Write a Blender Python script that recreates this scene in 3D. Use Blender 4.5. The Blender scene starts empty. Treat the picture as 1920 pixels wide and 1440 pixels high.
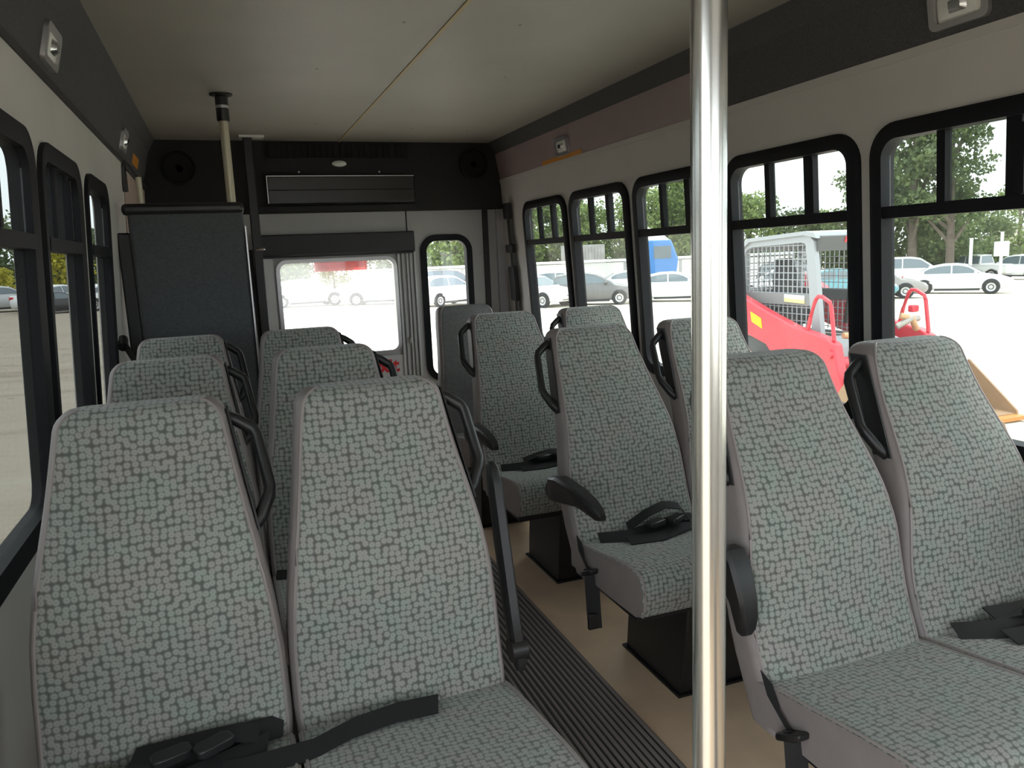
import bpy, math, random
from mathutils import Vector, Matrix
random.seed(7)
sc = bpy.context.scene
C = sc.collection
PI = math.pi

# ------------------------------------------------------------------ camera
H0 = 1.33                      # camera height above the bus floor
F = 1436.23                    # focal length in pixels of a 1920 wide frame
cam_d = bpy.data.cameras.new('camera')
cam = bpy.data.objects.new('camera', cam_d); C.objects.link(cam)
cam_d.sensor_fit = 'HORIZONTAL'; cam_d.sensor_width = 36.0
cam_d.lens = 36.0 * F / 1920.0
cam_d.clip_start = 0.02; cam_d.clip_end = 500
AX = Vector((0.9357249, -0.35016171, -0.04249336))    # camera right in bus axes
AY = Vector((0.09711457, 0.13993571, 0.9853866))      # camera up
AZ = Vector((-0.33909832, -0.92617751, 0.16494713))   # camera back
cam.matrix_world = Matrix(((AX.x, AY.x, AZ.x, 0), (AX.y, AY.y, AZ.y, 0), (AX.z, AY.z, AZ.z, H0), (0, 0, 0, 1)))
sc.camera = cam
# ------------------------------------------------------------------ sky, exposure
wd = bpy.data.worlds.new('overcast_sky'); sc.world = wd; wd.use_nodes = True
bg = wd.node_tree.nodes['Background']
bg.inputs['Color'].default_value = (0.88, 0.95, 1.0, 1); bg.inputs['Strength'].default_value = 5.0
sun_d = bpy.data.lights.new('hazy_sun', 'SUN'); sun_d.energy = 3.0; sun_d.angle = math.radians(25)
sun_d.color = (1.0, 0.95, 0.86)
sun = bpy.data.objects.new('hazy_sun', sun_d); C.objects.link(sun)
sun.rotation_euler = (math.radians(-12), math.radians(14), 0)
sc.view_settings.view_transform = 'Standard'; sc.view_settings.look = 'None'
sc.view_settings.gamma = 1.0; sc.view_settings.use_curve_mapping = False
sc.view_settings.exposure = 0.0

# ------------------------------------------------------------------ materials
MATS = {}
def _p(m): return m.node_tree.nodes['Principled BSDF']
def mat(name, col, rough=0.6, metal=0.0, var=0.0, vscale=8.0, bump=0.0, bscale=200.0, spec=None, coat=0.0):
    if name in MATS: return MATS[name]
    m = bpy.data.materials.new(name); m.use_nodes = True; MATS[name] = m
    nt = m.node_tree; p = _p(m)
    p.inputs['Base Color'].default_value = (*col, 1); p.inputs['Roughness'].default_value = rough
    p.inputs['Metallic'].default_value = metal
    if spec is not None: p.inputs['Specular IOR Level'].default_value = spec
    if coat: p.inputs['Coat Weight'].default_value = coat
    if var or bump: tc = nt.nodes.new('ShaderNodeTexCoord')
    if var:
        n = nt.nodes.new('ShaderNodeTexNoise'); n.inputs['Scale'].default_value = vscale; n.inputs['Detail'].default_value = 5
        nt.links.new(tc.outputs['Object'], n.inputs['Vector'])
        r = nt.nodes.new('ShaderNodeValToRGB')
        r.color_ramp.elements[0].position = 0.3; r.color_ramp.elements[1].position = 0.7
        r.color_ramp.elements[0].color = (*[c * (1 - var) for c in col], 1)
        r.color_ramp.elements[1].color = (*[min(1, c * (1 + var)) for c in col], 1)
        nt.links.new(n.outputs['Fac'], r.inputs['Fac']); nt.links.new(r.outputs['Color'], p.inputs['Base Color'])
    if bump:
        n2 = nt.nodes.new('ShaderNodeTexNoise'); n2.inputs['Scale'].default_value = bscale; n2.inputs['Detail'].default_value = 3
        nt.links.new(tc.outputs['Object'], n2.inputs['Vector'])
        b = nt.nodes.new('ShaderNodeBump'); b.inputs['Strength'].default_value = bump; b.inputs['Distance'].default_value = 0.002
        nt.links.new(n2.outputs['Fac'], b.inputs['Height']); nt.links.new(b.outputs['Normal'], p.inputs['Normal'])
    return m

def fabric_mat(name, light, dark, stripes=False):
    m = bpy.data.materials.new(name); m.use_nodes = True; MATS[name] = m
    nt = m.node_tree; p = _p(m); p.inputs['Roughness'].default_value = 0.95
    p.inputs['Specular IOR Level'].default_value = 0.15
    p.inputs['Sheen Weight'].default_value = 0.25; p.inputs['Sheen Roughness'].default_value = 0.5
    uv = nt.nodes.new('ShaderNodeUVMap')
    v = nt.nodes.new('ShaderNodeTexVoronoi'); v.voronoi_dimensions = '2D'; v.feature = 'F1'
    v.inputs['Scale'].default_value = 78.0; v.inputs['Randomness'].default_value = 0.42
    nt.links.new(uv.outputs['UV'], v.inputs['Vector'])
    r = nt.nodes.new('ShaderNodeValToRGB'); cr = r.color_ramp
    mixc = lambda t: (*[t * a + (1 - t) * b for a, b in zip(light, dark)], 1)
    cr.elements[0].position = 0.0; cr.elements[0].color = mixc(0.62)
    cr.elements[1].position = 0.66; cr.elements[1].color = mixc(0.0)
    for pos, t in ((0.10, 0.72), (0.22, 1.0), (0.34, 0.90), (0.52, 0.25)):
        e = cr.elements.new(pos); e.color = mixc(t)
    nt.links.new(v.outputs['Distance'], r.inputs['Fac'])
    # tone drift of the weave: greener and mauver threads
    n = nt.nodes.new('ShaderNodeTexNoise'); n.noise_dimensions = '2D'; n.inputs['Scale'].default_value = 14; n.inputs['Detail'].default_value = 4
    nt.links.new(uv.outputs['UV'], n.inputs['Vector'])
    r2 = nt.nodes.new('ShaderNodeValToRGB'); r2.color_ramp.elements[0].position = 0.35; r2.color_ramp.elements[1].position = 0.65
    r2.color_ramp.elements[0].color = (0.93, 1.0, 0.955, 1); r2.color_ramp.elements[1].color = (1.0, 0.95, 0.93, 1)
    nt.links.new(n.outputs['Fac'], r2.inputs['Fac'])
    mx = nt.nodes.new('ShaderNodeMix'); mx.data_type = 'RGBA'; mx.blend_type = 'MULTIPLY'; mx.inputs['Factor'].default_value = 1.0
    nt.links.new(r.outputs['Color'], mx.inputs['A']); nt.links.new(r2.outputs['Color'], mx.inputs['B'])
    out = mx.outputs['Result']
    nt.links.new(out, p.inputs['Base Color'])
    b = nt.nodes.new('ShaderNodeBump'); b.inputs['Strength'].default_value = 0.35; b.inputs['Distance'].default_value = 0.002
    b.invert = True
    nt.links.new(v.outputs['Distance'], b.inputs['Height']); nt.links.new(b.outputs['Normal'], p.inputs['Normal'])
    return m

def glass_mat(name, tint, gloss=0.05, veil=0.0):
    m = bpy.data.materials.new(name); m.use_nodes = True; MATS[name] = m
    nt = m.node_tree; nt.nodes.clear()
    o = nt.nodes.new('ShaderNodeOutputMaterial'); t = nt.nodes.new('ShaderNodeBsdfTransparent')
    t.inputs['Color'].default_value = (*tint, 1)
    g = nt.nodes.new('ShaderNodeBsdfGlossy'); g.inputs['Roughness'].default_value = 0.02
    mx = nt.nodes.new('ShaderNodeMixShader'); mx.inputs['Fac'].default_value = gloss
    nt.links.new(t.outputs[0], mx.inputs[1]); nt.links.new(g.outputs[0], mx.inputs[2])
    d = nt.nodes.new('ShaderNodeBsdfTranslucent'); d.inputs['Color'].default_value = (0.9, 0.9, 0.88, 1)   # milky veil that puts glare and haze into the pane
    m2 = nt.nodes.new('ShaderNodeMixShader'); m2.inputs['Fac'].default_value = veil
    nt.links.new(mx.outputs[0], m2.inputs[1]); nt.links.new(d.outputs[0], m2.inputs[2]); nt.links.new(m2.outputs[0], o.inputs[0])
    return m

def ground_mat():
    m = bpy.data.materials.new('dirt_lot'); m.use_nodes = True; MATS['dirt'] = m
    nt = m.node_tree; p = _p(m); p.inputs['Roughness'].default_value = 0.95; p.inputs['Specular IOR Level'].default_value = 0.1
    tc = nt.nodes.new('ShaderNodeTexCoord')
    mp = nt.nodes.new('ShaderNodeMapping'); mp.inputs['Scale'].default_value = (0.18, 0.9, 1); mp.inputs['Rotation'].default_value = (0, 0, 0.35)
    nt.links.new(tc.outputs['Object'], mp.inputs['Vector'])
    a = nt.nodes.new('ShaderNodeTexNoise'); a.inputs['Scale'].default_value = 1.1; a.inputs['Detail'].default_value = 7; a.inputs['Roughness'].default_value = 0.65
    nt.links.new(mp.outputs[0], a.inputs['Vector'])
    r = nt.nodes.new('ShaderNodeValToRGB'); cr = r.color_ramp
    cr.elements[0].position = 0.28; cr.elements[0].color = (0.50, 0.44, 0.36, 1)
    cr.elements[1].position = 0.72; cr.elements[1].color = (0.80, 0.75, 0.66, 1)
    e = cr.elements.new(0.46); e.color = (0.72, 0.66, 0.56, 1)
    nt.links.new(a.outputs['Fac'], r.inputs['Fac'])
    s = nt.nodes.new('ShaderNodeTexVoronoi'); s.inputs['Scale'].default_value = 1.6
    nt.links.new(tc.outputs['Object'], s.inputs['Vector'])
    r2 = nt.nodes.new('ShaderNodeValToRGB'); r2.color_ramp.elements[0].color = (0.45, 0.42, 0.4, 1); r2.color_ramp.elements[0].position = 0.05
    r2.color_ramp.elements[1].color = (1, 1, 1, 1); r2.color_ramp.elements[1].position = 0.11
    nt.links.new(s.outputs['Distance'], r2.inputs['Fac'])
    mx = nt.nodes.new('ShaderNodeMix'); mx.data_type = 'RGBA'; mx.blend_type = 'MULTIPLY'; mx.inputs['Factor'].default_value = 0.8
    nt.links.new(r.outputs['Color'], mx.inputs['A']); nt.links.new(r2.outputs['Color'], mx.inputs['B'])
    # the ground colour is multiplied darker on the left side of the bus
    sx = nt.nodes.new('ShaderNodeSeparateXYZ'); nt.links.new(tc.outputs['Object'], sx.inputs[0])
    mr = nt.nodes.new('ShaderNodeMapRange'); mr.inputs['From Min'].default_value = -1.5; mr.inputs['From Max'].default_value = 0.5
    nt.links.new(sx.outputs['X'], mr.inputs['Value'])
    br = nt.nodes.new('ShaderNodeMix'); br.data_type = 'RGBA'; br.blend_type = 'MULTIPLY'; br.inputs['Factor'].default_value = 1.0
    br.inputs['B'].default_value = (0.42, 0.40, 0.38, 1); nt.links.new(mx.outputs['Result'], br.inputs['A'])
    m3 = nt.nodes.new('ShaderNodeMix'); m3.data_type = 'RGBA'; nt.links.new(mr.outputs[0], m3.inputs['Factor'])
    nt.links.new(br.outputs['Result'], m3.inputs['A']); nt.links.new(mx.outputs['Result'], m3.inputs['B'])
    nt.links.new(m3.outputs['Result'], p.inputs['Base Color'])
    return m

def leaf_mat(name, c1, c2):
    m = bpy.data.materials.new(name); m.use_nodes = True; MATS[name] = m
    nt = m.node_tree; p = _p(m); p.inputs['Roughness'].default_value = 0.6
    g = nt.nodes.new('ShaderNodeNewGeometry'); r = nt.nodes.new('ShaderNodeValToRGB')
    r.color_ramp.elements[0].color = (*c1, 1); r.color_ramp.elements[1].color = (*c2, 1)
    nt.links.new(g.outputs['Random Per Island'], r.inputs['Fac']); nt.links.new(r.outputs['Color'], p.inputs['Base Color'])
    tr = nt.nodes.new('ShaderNodeBsdfTranslucent'); nt.links.new(r.outputs['Color'], tr.inputs['Color'])
    mx = nt.nodes.new('ShaderNodeMixShader'); mx.inputs['Fac'].default_value = 0.35
    o = nt.nodes['Material Output']
    nt.links.new(p.outputs[0], mx.inputs[1]); nt.links.new(tr.outputs[0], mx.inputs[2]); nt.links.new(mx.outputs[0], o.inputs[0])
    return m

FAB = fabric_mat('ring_weave_fabric', (0.345, 0.355, 0.342), (0.118, 0.124, 0.119))
FAB2 = mat('plain_charcoal_fabric', (0.16, 0.16, 0.16), 0.95, var=0.15, vscale=60, bump=0.2, bscale=600)
VINYL = mat('mauve_grey_vinyl', (0.245, 0.215, 0.212), 0.5, var=0.06, vscale=20, bump=0.1, bscale=500)
PIPE = mat('pale_piping', (0.29, 0.255, 0.25), 0.45)
PLAST = mat('black_plastic', (0.016, 0.016, 0.017), 0.38)
STRAP = mat('black_webbing', (0.012, 0.012, 0.013), 0.8, bump=0.2, bscale=900)
STEELB = mat('black_painted_steel', (0.012, 0.012, 0.013), 0.45)
CHROME = mat('chrome', (0.75, 0.75, 0.76), 0.15, 1.0)
POLE = mat('brushed_stainless', (0.78, 0.77, 0.74), 0.22, 1.0)
POLE2 = mat('yellowed_pole_paint', (0.55, 0.50, 0.38), 0.35, 0.3)
WALL = mat('grey_wall_laminate', (0.52, 0.50, 0.475), 0.65, var=0.05, vscale=3, bump=0.15, bscale=260)
WALLR = mat('rear_grey_laminate', (0.42, 0.415, 0.41), 0.65, var=0.04, vscale=3, bump=0.1, bscale=260)
TAN = mat('tan_vinyl_panel', (0.40, 0.30, 0.25), 0.6, var=0.05, vscale=4)
COVE = mat('charcoal_carpet', (0.072, 0.071, 0.072), 0.95, var=0.2, vscale=150, bump=0.4, bscale=700)
COVEP = mat('mauve_sheen_panel', (0.32, 0.25, 0.25), 0.42, var=0.05, vscale=5)  # rear cove panel: reflected window light put into a paler colour
CEIL = mat('cream_ceiling_panel', (0.33, 0.31, 0.27), 0.5, var=0.06, vscale=2.5, bump=0.25, bscale=170)
SEAM = mat('yellowed_seam', (0.42, 0.33, 0.18), 0.6)
BULK = mat('black_bulkhead_vinyl', (0.011, 0.011, 0.012), 0.75, bump=0.2, bscale=300)
BULK2 = mat('black_gloss_plastic', (0.016, 0.015, 0.015), 0.3)
GRILL = mat('black_grille', (0.003, 0.003, 0.003), 0.8)
FRAME = mat('black_rubber_frame', (0.008, 0.0085, 0.011), 0.6, spec=0.2)
ALU = mat('aluminium_trim', (0.55, 0.54, 0.55), 0.35, 0.8)
PANEL = mat('slate_partition_carpet', (0.085, 0.092, 0.10), 0.95, var=0.15, vscale=120, bump=0.3, bscale=600)
FLOOR = mat('tan_wood_vinyl', (0.74, 0.55, 0.38), 0.42, var=0.10, vscale=5)
MAT1 = mat('ribbed_rubber', (0.030, 0.026, 0.025), 0.6)
ORANGE = mat('orange_label', (0.55, 0.22, 0.02), 0.6)
LENS = mat('lamp_lens', (0.75, 0.75, 0.70), 0.25)
SHADE = mat('navy_roller_shade', (0.028, 0.028, 0.033), 0.6)
RED = bpy.data.materials.new('red_lamp_lens'); RED.use_nodes = True
_t = RED.node_tree.nodes.new('ShaderNodeBsdfTransparent'); _t.inputs['Color'].default_value = (0.85, 0.16, 0.12, 1)
_x = RED.node_tree.nodes.new('ShaderNodeMixShader'); _x.inputs['Fac'].default_value = 0.6
_p(RED).inputs['Base Color'].default_value = (0.8, 0.05, 0.04, 1)
RED.node_tree.links.new(_p(RED).outputs[0], _x.inputs[1]); RED.node_tree.links.new(_t.outputs[0], _x.inputs[2]); RED.node_tree.links.new(_x.outputs[0], RED.node_tree.nodes['Material Output'].inputs[0])
REDT = mat('red_print', (0.70, 0.02, 0.03), 0.5)
DOORW = mat('white_door_paint', (0.55, 0.545, 0.55), 0.4)
GLR = glass_mat('clear_side_glass', (0.76, 0.78, 0.76), 0.05, 0.006)
GLL = glass_mat('tinted_side_glass', (0.46, 0.47, 0.46), 0.05, 0.004)
GLB = glass_mat('rear_glass', (0.9, 0.9, 0.9), 0.04, 0.01)
GLD = glass_mat('glare_veil_door_glass', (0.92, 0.92, 0.92), 0.03, 0.12)  # strong veil in place of the lens flare around the door window
GROUND = ground_mat()

# ------------------------------------------------------------------ mesh helpers
class MB:
    def __init__(s): s.v = []; s.f = []; s.uv = {}
    def add(s, vs, fs):
        o = len(s.v); s.v += [tuple(p) for p in vs]; s.f += [tuple(i + o for i in f) for f in fs]; return o
    def box(s, x0, x1, y0, y1, z0, z1):
        s.add([(x0, y0, z0), (x1, y0, z0), (x1, y1, z0), (x0, y1, z0), (x0, y0, z1), (x1, y0, z1), (x1, y1, z1), (x0, y1, z1)],
              [(0, 3, 2, 1), (4, 5, 6, 7), (0, 1, 5, 4), (1, 2, 6, 5), (2, 3, 7, 6), (3, 0, 4, 7)])
        return s
    def loft(s, rings, closed=True, cap0=True, cap1=True):
        n = len(rings[0]); vs = [p for r in rings for p in r]; fs = []
        for i in range(len(rings) - 1):
            for j in range(n if closed else n - 1):
                a = i * n + j; b = i * n + (j + 1) % n
                fs.append((a, b, b + n, a + n))
        if cap0: fs.append(tuple(range(n - 1, -1, -1)))
        if cap1: fs.append(tuple(range((len(rings) - 1) * n, len(rings) * n)))
        s.add(vs, fs); return s
    def tube(s, pts, r, seg=10, sq=1.0, up=(0, 0, 1)):
        pts = [Vector(p) for p in pts]; rings = []
        rr = r if isinstance(r, (list, tuple)) else [r] * len(pts)
        for i, p in enumerate(pts):
            d = (pts[min(i + 1, len(pts) - 1)] - pts[max(i - 1, 0)]).normalized()
            u = Vector(up)
            if abs(d.dot(u)) > 0.95: u = Vector((1, 0, 0)) if abs(d.x) < 0.9 else Vector((0, 1, 0))
            a = d.cross(u).normalized(); b = a.cross(d).normalized()
            rings.append([p + a * (rr[i] * math.cos(t)) + b * (rr[i] * sq * math.sin(t)) for t in [2 * PI * k / seg for k in range(seg)]])
        return s.loft(rings)
    def prism(s, poly, fn, d0, d1):
        """poly of (a, b); fn(a, b, d) -> point; extruded from d0 to d1"""
        n = len(poly)
        return s.loft([[fn(a, b, d0) for a, b in poly], [fn(a, b, d1) for a, b in poly]])
    def ribbon(s, pts, wv, th=0.002):
        """flat strap: pts centre line, wv half-width vector per strap"""
        wv = Vector(wv); pts = [Vector(p) for p in pts]; rings = []
        for i, p in enumerate(pts):
            d = (pts[min(i + 1, len(pts) - 1)] - pts[max(i - 1, 0)]).normalized()
            n = d.cross(wv).normalized() * th
            rings.append([p - wv - n, p + wv - n, p + wv + n, p - wv + n])
        return s.loft(rings)
    def lathe(s, c, prof, seg=20, axis='z'):
        rings = []
        for r, h in prof:
            ring = []
            for k in range(seg):
                t = 2 * PI * k / seg; a, b = r * math.cos(t), r * math.sin(t)
                if axis == 'z': ring.append((c[0] + a, c[1] + b, c[2] + h))
                elif axis == 'y': ring.append((c[0] + a, c[1] + h, c[2] + b))
                else: ring.append((c[0] + h, c[1] + a, c[2] + b))
            rings.append(ring)
        return s.loft(rings)

def build_mesh(name, mb, m, smooth=40, uvs=None):
    me = bpy.data.meshes.new(name); me.from_pydata(mb.v, [], mb.f); me.update()
    import bmesh
    bm = bmesh.new(); bm.from_mesh(me); bmesh.ops.recalc_face_normals(bm, faces=bm.faces); bm.to_mesh(me); bm.free()
    if uvs:
        l = me.uv_layers.new(name='UVMap')
        for lp in me.loops: l.data[lp.index].uv = uvs[lp.vertex_index]
    if smooth:
        me.polygons.foreach_set('use_smooth', [True] * len(me.polygons)); me.set_sharp_from_angle(angle=math.radians(smooth))
    me.materials.append(m)
    return me

def obj(name, mb, m, parent=None, smooth=40, uvs=None, bevel=0, world=False, kind=None):
    """one mesh object; with world=True the coordinates are given in bus axes and brought into the parent's frame"""
    if world and parent is not None:
        o = parent
        off = Vector((0, 0, 0))
        while o is not None: off += o.location; o = o.parent
        mb.v = [tuple(Vector(p) - off) for p in mb.v]
    me = build_mesh(name, mb, m, smooth, uvs)
    ob = bpy.data.objects.new(name, me); C.objects.link(ob)
    if parent is not None: ob.parent = parent
    if bevel:
        b = ob.modifiers.new('bevel', 'BEVEL'); b.width = bevel; b.segments = 2; b.limit_method = 'ANGLE'; b.angle_limit = math.radians(50)
    if kind: ob['kind'] = kind
    return ob
def tag(o, label, cat, group=None, kind=None):
    o['label'] = label; o['category'] = cat
    if group: o['group'] = group
    if kind: o['kind'] = kind
    return o
def thing(name, label, cat, loc=(0, 0, 0), rotz=0, group=None, kind=None):
    o = bpy.data.objects.new(name, None); o.empty_display_size = 0.1; C.objects.link(o)
    o.location = loc; o.rotation_euler = (0, 0, rotz)
    return tag(o, label, cat, group, kind)
def copy_part(src, parent):
    c = src.copy(); C.objects.link(c); c.parent = parent
    for ch in src.children: copy_part(ch, c)
    return c
def dup(root, loc, label, rotz=None):
    r = root.copy(); C.objects.link(r); r.location = loc; r['label'] = label
    if rotz is not None: r.rotation_euler = (0, 0, rotz)
    for ch in root.children: copy_part(ch, r)
    return r
def V(x, y, Z): return (x, y, Z + H0)     # Z measured from the lens height

# ------------------------------------------------------------------ bus shell (Z relative to the lens; ceiling +0.75)
YF, YR = -1.75, 5.03
CZ = 0.75
def wx(side, Z):                        # inner face of the tapering side walls
    return (1.82 - 0.06 * (Z - 0.5)) if side > 0 else (-0.38 + 0.06 * (Z - 0.5))
def wp(side, y, Z, out=0.0): return (wx(side, Z) + side * out, y, Z + H0)

fl = MB().box(-0.50, 1.95, YF, 5.30, -0.05, 0.0)
flo = tag(obj('floor', fl, FLOOR), 'tan wood-look vinyl bus floor between the seat pedestals', 'floor', kind='structure')
# ceiling : two panels and the yellowed joint
ce = tag(obj('ceiling', MB().box(-0.32, 1.76, YF, YR + 0.02, H0 + CZ + 0.012, H0 + CZ + 0.04), CEIL), 'pale cream panelled bus ceiling with a lengthwise joint', 'ceiling', kind='structure')
obj('panel', MB().box(-0.315, 0.752, YF, YR, H0 + CZ, H0 + CZ + 0.012), CEIL, ce)
obj('panel', MB().box(0.768, 1.755, YF, YR, H0 + CZ, H0 + CZ + 0.012), CEIL, ce)
obj('joint_strip', MB().box(0.753, 0.767, YF, YR, H0 + CZ - 0.003, H0 + CZ + 0.010), SEAM, ce)
for (x, y) in [(0.3, 4.6), (0.05, 4.55), (0.55, 4.4), (1.1, 4.5), (1.45, 4.55), (0.42, 3.2), (1.2, 3.2), (0.62, 2.55), (1.0, 2.5)]:
    obj('rivet', MB().lathe((x, y, H0 + CZ), [(0.006, 0), (0.004, -0.003)], 8), CEIL, ce)

# side walls with rounded window openings
def rrect(y0, y1, z0, z1, r, n=6):
    pts = []
    for cy, cz, a0 in ((y1 - r, z1 - r, 0), (y0 + r, z1 - r, 90), (y0 + r, z0 + r, 180), (y1 - r, z0 + r, 270)):
        for k in range(n + 1):
            t = math.radians(a0 + 90 * k / n); pts.append((cy + r * math.cos(t), cz + r * math.sin(t)))
    return pts
def holed_cell(mb, P, cell, hole, r, th, n=6):
    """inner skin, outer skin and reveal around one rounded opening; P(a, b, out) -> point"""
    a0, a1, b0, b1 = cell
    h = rrect(*hole, r, n); cor = [(a1, b1), (a0, b1), (a0, b0), (a1, b0)]
    for out in (0.0, th):
        o = mb.add([P(a, b, out) for a, b in h] + [P(a, b, out) for a, b in cor], [])
        N = len(h)
        for q in range(4):
            for k in range(n): mb.f.append((o + q * (n + 1) + k, o + q * (n + 1) + k + 1, o + N + q))
            i = o + q * (n + 1) + n; j = o + ((q + 1) % 4) * (n + 1)
            mb.f.append((i, j, o + N + (q + 1) % 4, o + N + q))
    o = mb.add([P(a, b, 0) for a, b in h] + [P(a, b, th) for a, b in h], [])
    N = len(h)
    for k in range(N): mb.f.append((o + k, o + (k + 1) % N, o + N + (k + 1) % N, o + N + k))
def slab(mb, P, a0, a1, b0, b1, th):
    o = mb.add([P(a0, b0, 0), P(a1, b0, 0), P(a1, b1, 0), P(a0, b1, 0), P(a0, b0, th), P(a1, b0, th), P(a1, b1, th), P(a0, b1, th)],
               [(0, 1, 2, 3), (4, 7, 6, 5), (0, 4, 5, 1), (2, 6, 7, 3), (1, 5, 6, 2), (0, 3, 7, 4)])
ZS, ZT = -0.58, 0.325       # outer sill and head of the side windows
RWIN = [(4.00, 4.65), (3.29, 3.95), (2.58, 3.24), (1.87, 2.53), (1.16, 1.82), (0.45, 1.11), (-0.26, 0.40), (-1.35, -0.45)]
LWIN = [(2.86, 3.37), (2.18, 2.75), (1.40, 2.11), (0.66, 1.33), (-1.6, -1.05)]
def make_wall(side, wins, name, label):
    mb = MB(); P = lambda a, b, o: wp(side, a, b, o)
    slab(mb, P, YF, 5.30, ZT + 0.04, 0.56, 0.045)
    D0, D1 = (-0.98, 0.40) if side < 0 else (YF, YF)       # open entry door
    if side < 0: slab(mb, P, YF, D0, -H0, ZS - 0.06, 0.045)
    slab(mb, P, D1, 5.30, -H0, ZS - 0.06, 0.045)
    ws = sorted(wins); prev = YF
    for i, (a, b) in enumerate(ws):
        c0 = prev; c1 = (b + ws[i + 1][0]) / 2 if i + 1 < len(ws) else b + 0.05
        if side < 0 and b < D0: c1 = D0
        if side < 0 and abs(c0 - D0) < 1e-6: c0 = D1
        holed_cell(mb, P, (c0, c1, ZS - 0.06, ZT + 0.04), (a + 0.012, b - 0.012, ZS + 0.012, ZT - 0.012), 0.085, 0.045)
        prev = c1
    slab(mb, P, prev, 5.30, ZS - 0.06, ZT + 0.04, 0.045)
    w = obj(name, mb, WALL); tag(w, label, 'wall', kind='structure'); return w
wR = make_wall(1, RWIN, 'wall_right', 'light grey side wall with a row of black framed windows beside the red loader')
wL = make_wall(-1, LWIN, 'wall_left', 'shaded grey side wall with dark tinted windows on the left')

def make_window(side, a, b, n, bars, label, gl, fw=0.042, gd=0.016):
    P = lambda y, z, o: wp(side, y, z, o)
    root = thing('window_%d' % n, label, 'window', wp(side, (a + b) / 2, ZS), kind='structure')
    # rubber frame: a rounded ring proud of the wall
    mb = MB(); N = 8
    o1 = rrect(a - 0.004, b + 0.004, ZS - 0.004, ZT + 0.004, 0.095, N); i1 = rrect(a + 0.042, b - fw, ZS + 0.045, ZT - 0.042, 0.055, N); lip = -0.016 if gd > 0.01 else -0.009
    m1 = rrect(a + 0.014, b - 0.014, ZS + 0.014, ZT - 0.014, 0.082, N)
    rings = [[P(y, z, 0.0) for y, z in o1], [P(y, z, -0.012) for y, z in o1], [P(y, z, lip - 0.004) for y, z in m1], [P(y, z, lip) for y, z in i1], [P(y, z, 0.035) for y, z in i1]]
    mb.loft(rings, cap0=False, cap1=False)
    fr = obj('window_frame', mb, FRAME, root, world=True)
    zb = 0.078
    def bar(y0, y1, z0, z1, nm='bar', d0=-0.012, d1=0.03, par=root, m=FRAME):
        mb = MB(); slab(mb, lambda y, z, o: P(y, z, d0 + o), y0, y1, z0, z1, d1 - d0); return obj(nm, mb, m, par, world=True, smooth=0)
    bar(a + 0.04, b - 0.04, zb - 0.017, zb + 0.017, 'crossbar')
    inner0, inner1 = a + 0.042, b - fw
    edges = [inner0]
    for (y, w_, latch) in bars:
        bar(y - w_ / 2, y + w_ / 2, zb + 0.01, ZT - 0.035, 'mullion', 0.0, 0.026)
        if latch:
            q = bar(y - w_ / 2 - 0.014, y - w_ / 2 + 0.006, zb + 0.02, ZT - 0.06, 'sash_latch', -0.010, 0.010)
        edges.append(y)
    edges.append(inner1)
    for k in range(len(edges) - 1):
        mb = MB(); slab(mb, lambda y, z, o: P(y, z, gd + o), edges[k] + 0.002, edges[k + 1] - 0.002, zb, ZT - 0.035, 0.004)
        obj('pane', mb, gl, root, world=True, smooth=0)
    mb = MB(); slab(mb, lambda y, z, o: P(y, z, gd + 0.006 + o), inner0 - 0.003, inner1 + 0.003, ZS + 0.04, zb, 0.004)
    obj('pane', mb, gl, root, world=True, smooth=0)
    return root
rl = ['rearmost window of the right side wall, near the hanging black belt', 'second right-hand window from the rear, the dark grey hatchback outside it',
      'right-hand window partly behind the bright pole, blue truck outside it', 'right-hand window with the loader cab outside it', 'large right-hand window at the edge of the picture with the white sedan outside it',
      'right-hand window beside the seat row in front of the picture', 'right-hand window by the front of the bus', 'driver side window at the front']
for i, (a, b) in enumerate(RWIN):
    make_window(1, a, b, i + 1, [(b - 0.23, 0.026, False), (b - 0.435, 0.040, True)] if i < 7 else [], rl[i], GLR)
ll = ['narrow rearmost left window beside the dark partition', 'narrow left window with two thin upright bars', 'nearest left window cut by the picture edge',
      'left window just in front of the picture edge', 'left front corner window']
for i, (a, b) in enumerate(LWIN):
    br = [] if i in (0, 4) else [(a + 0.22, 0.03, False), (a + 0.40, 0.035, True)]
    make_window(-1, a, b, 9 + i, br, ll[i], GLL if i < 4 else GLR, 0.055, 0.006)
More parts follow.
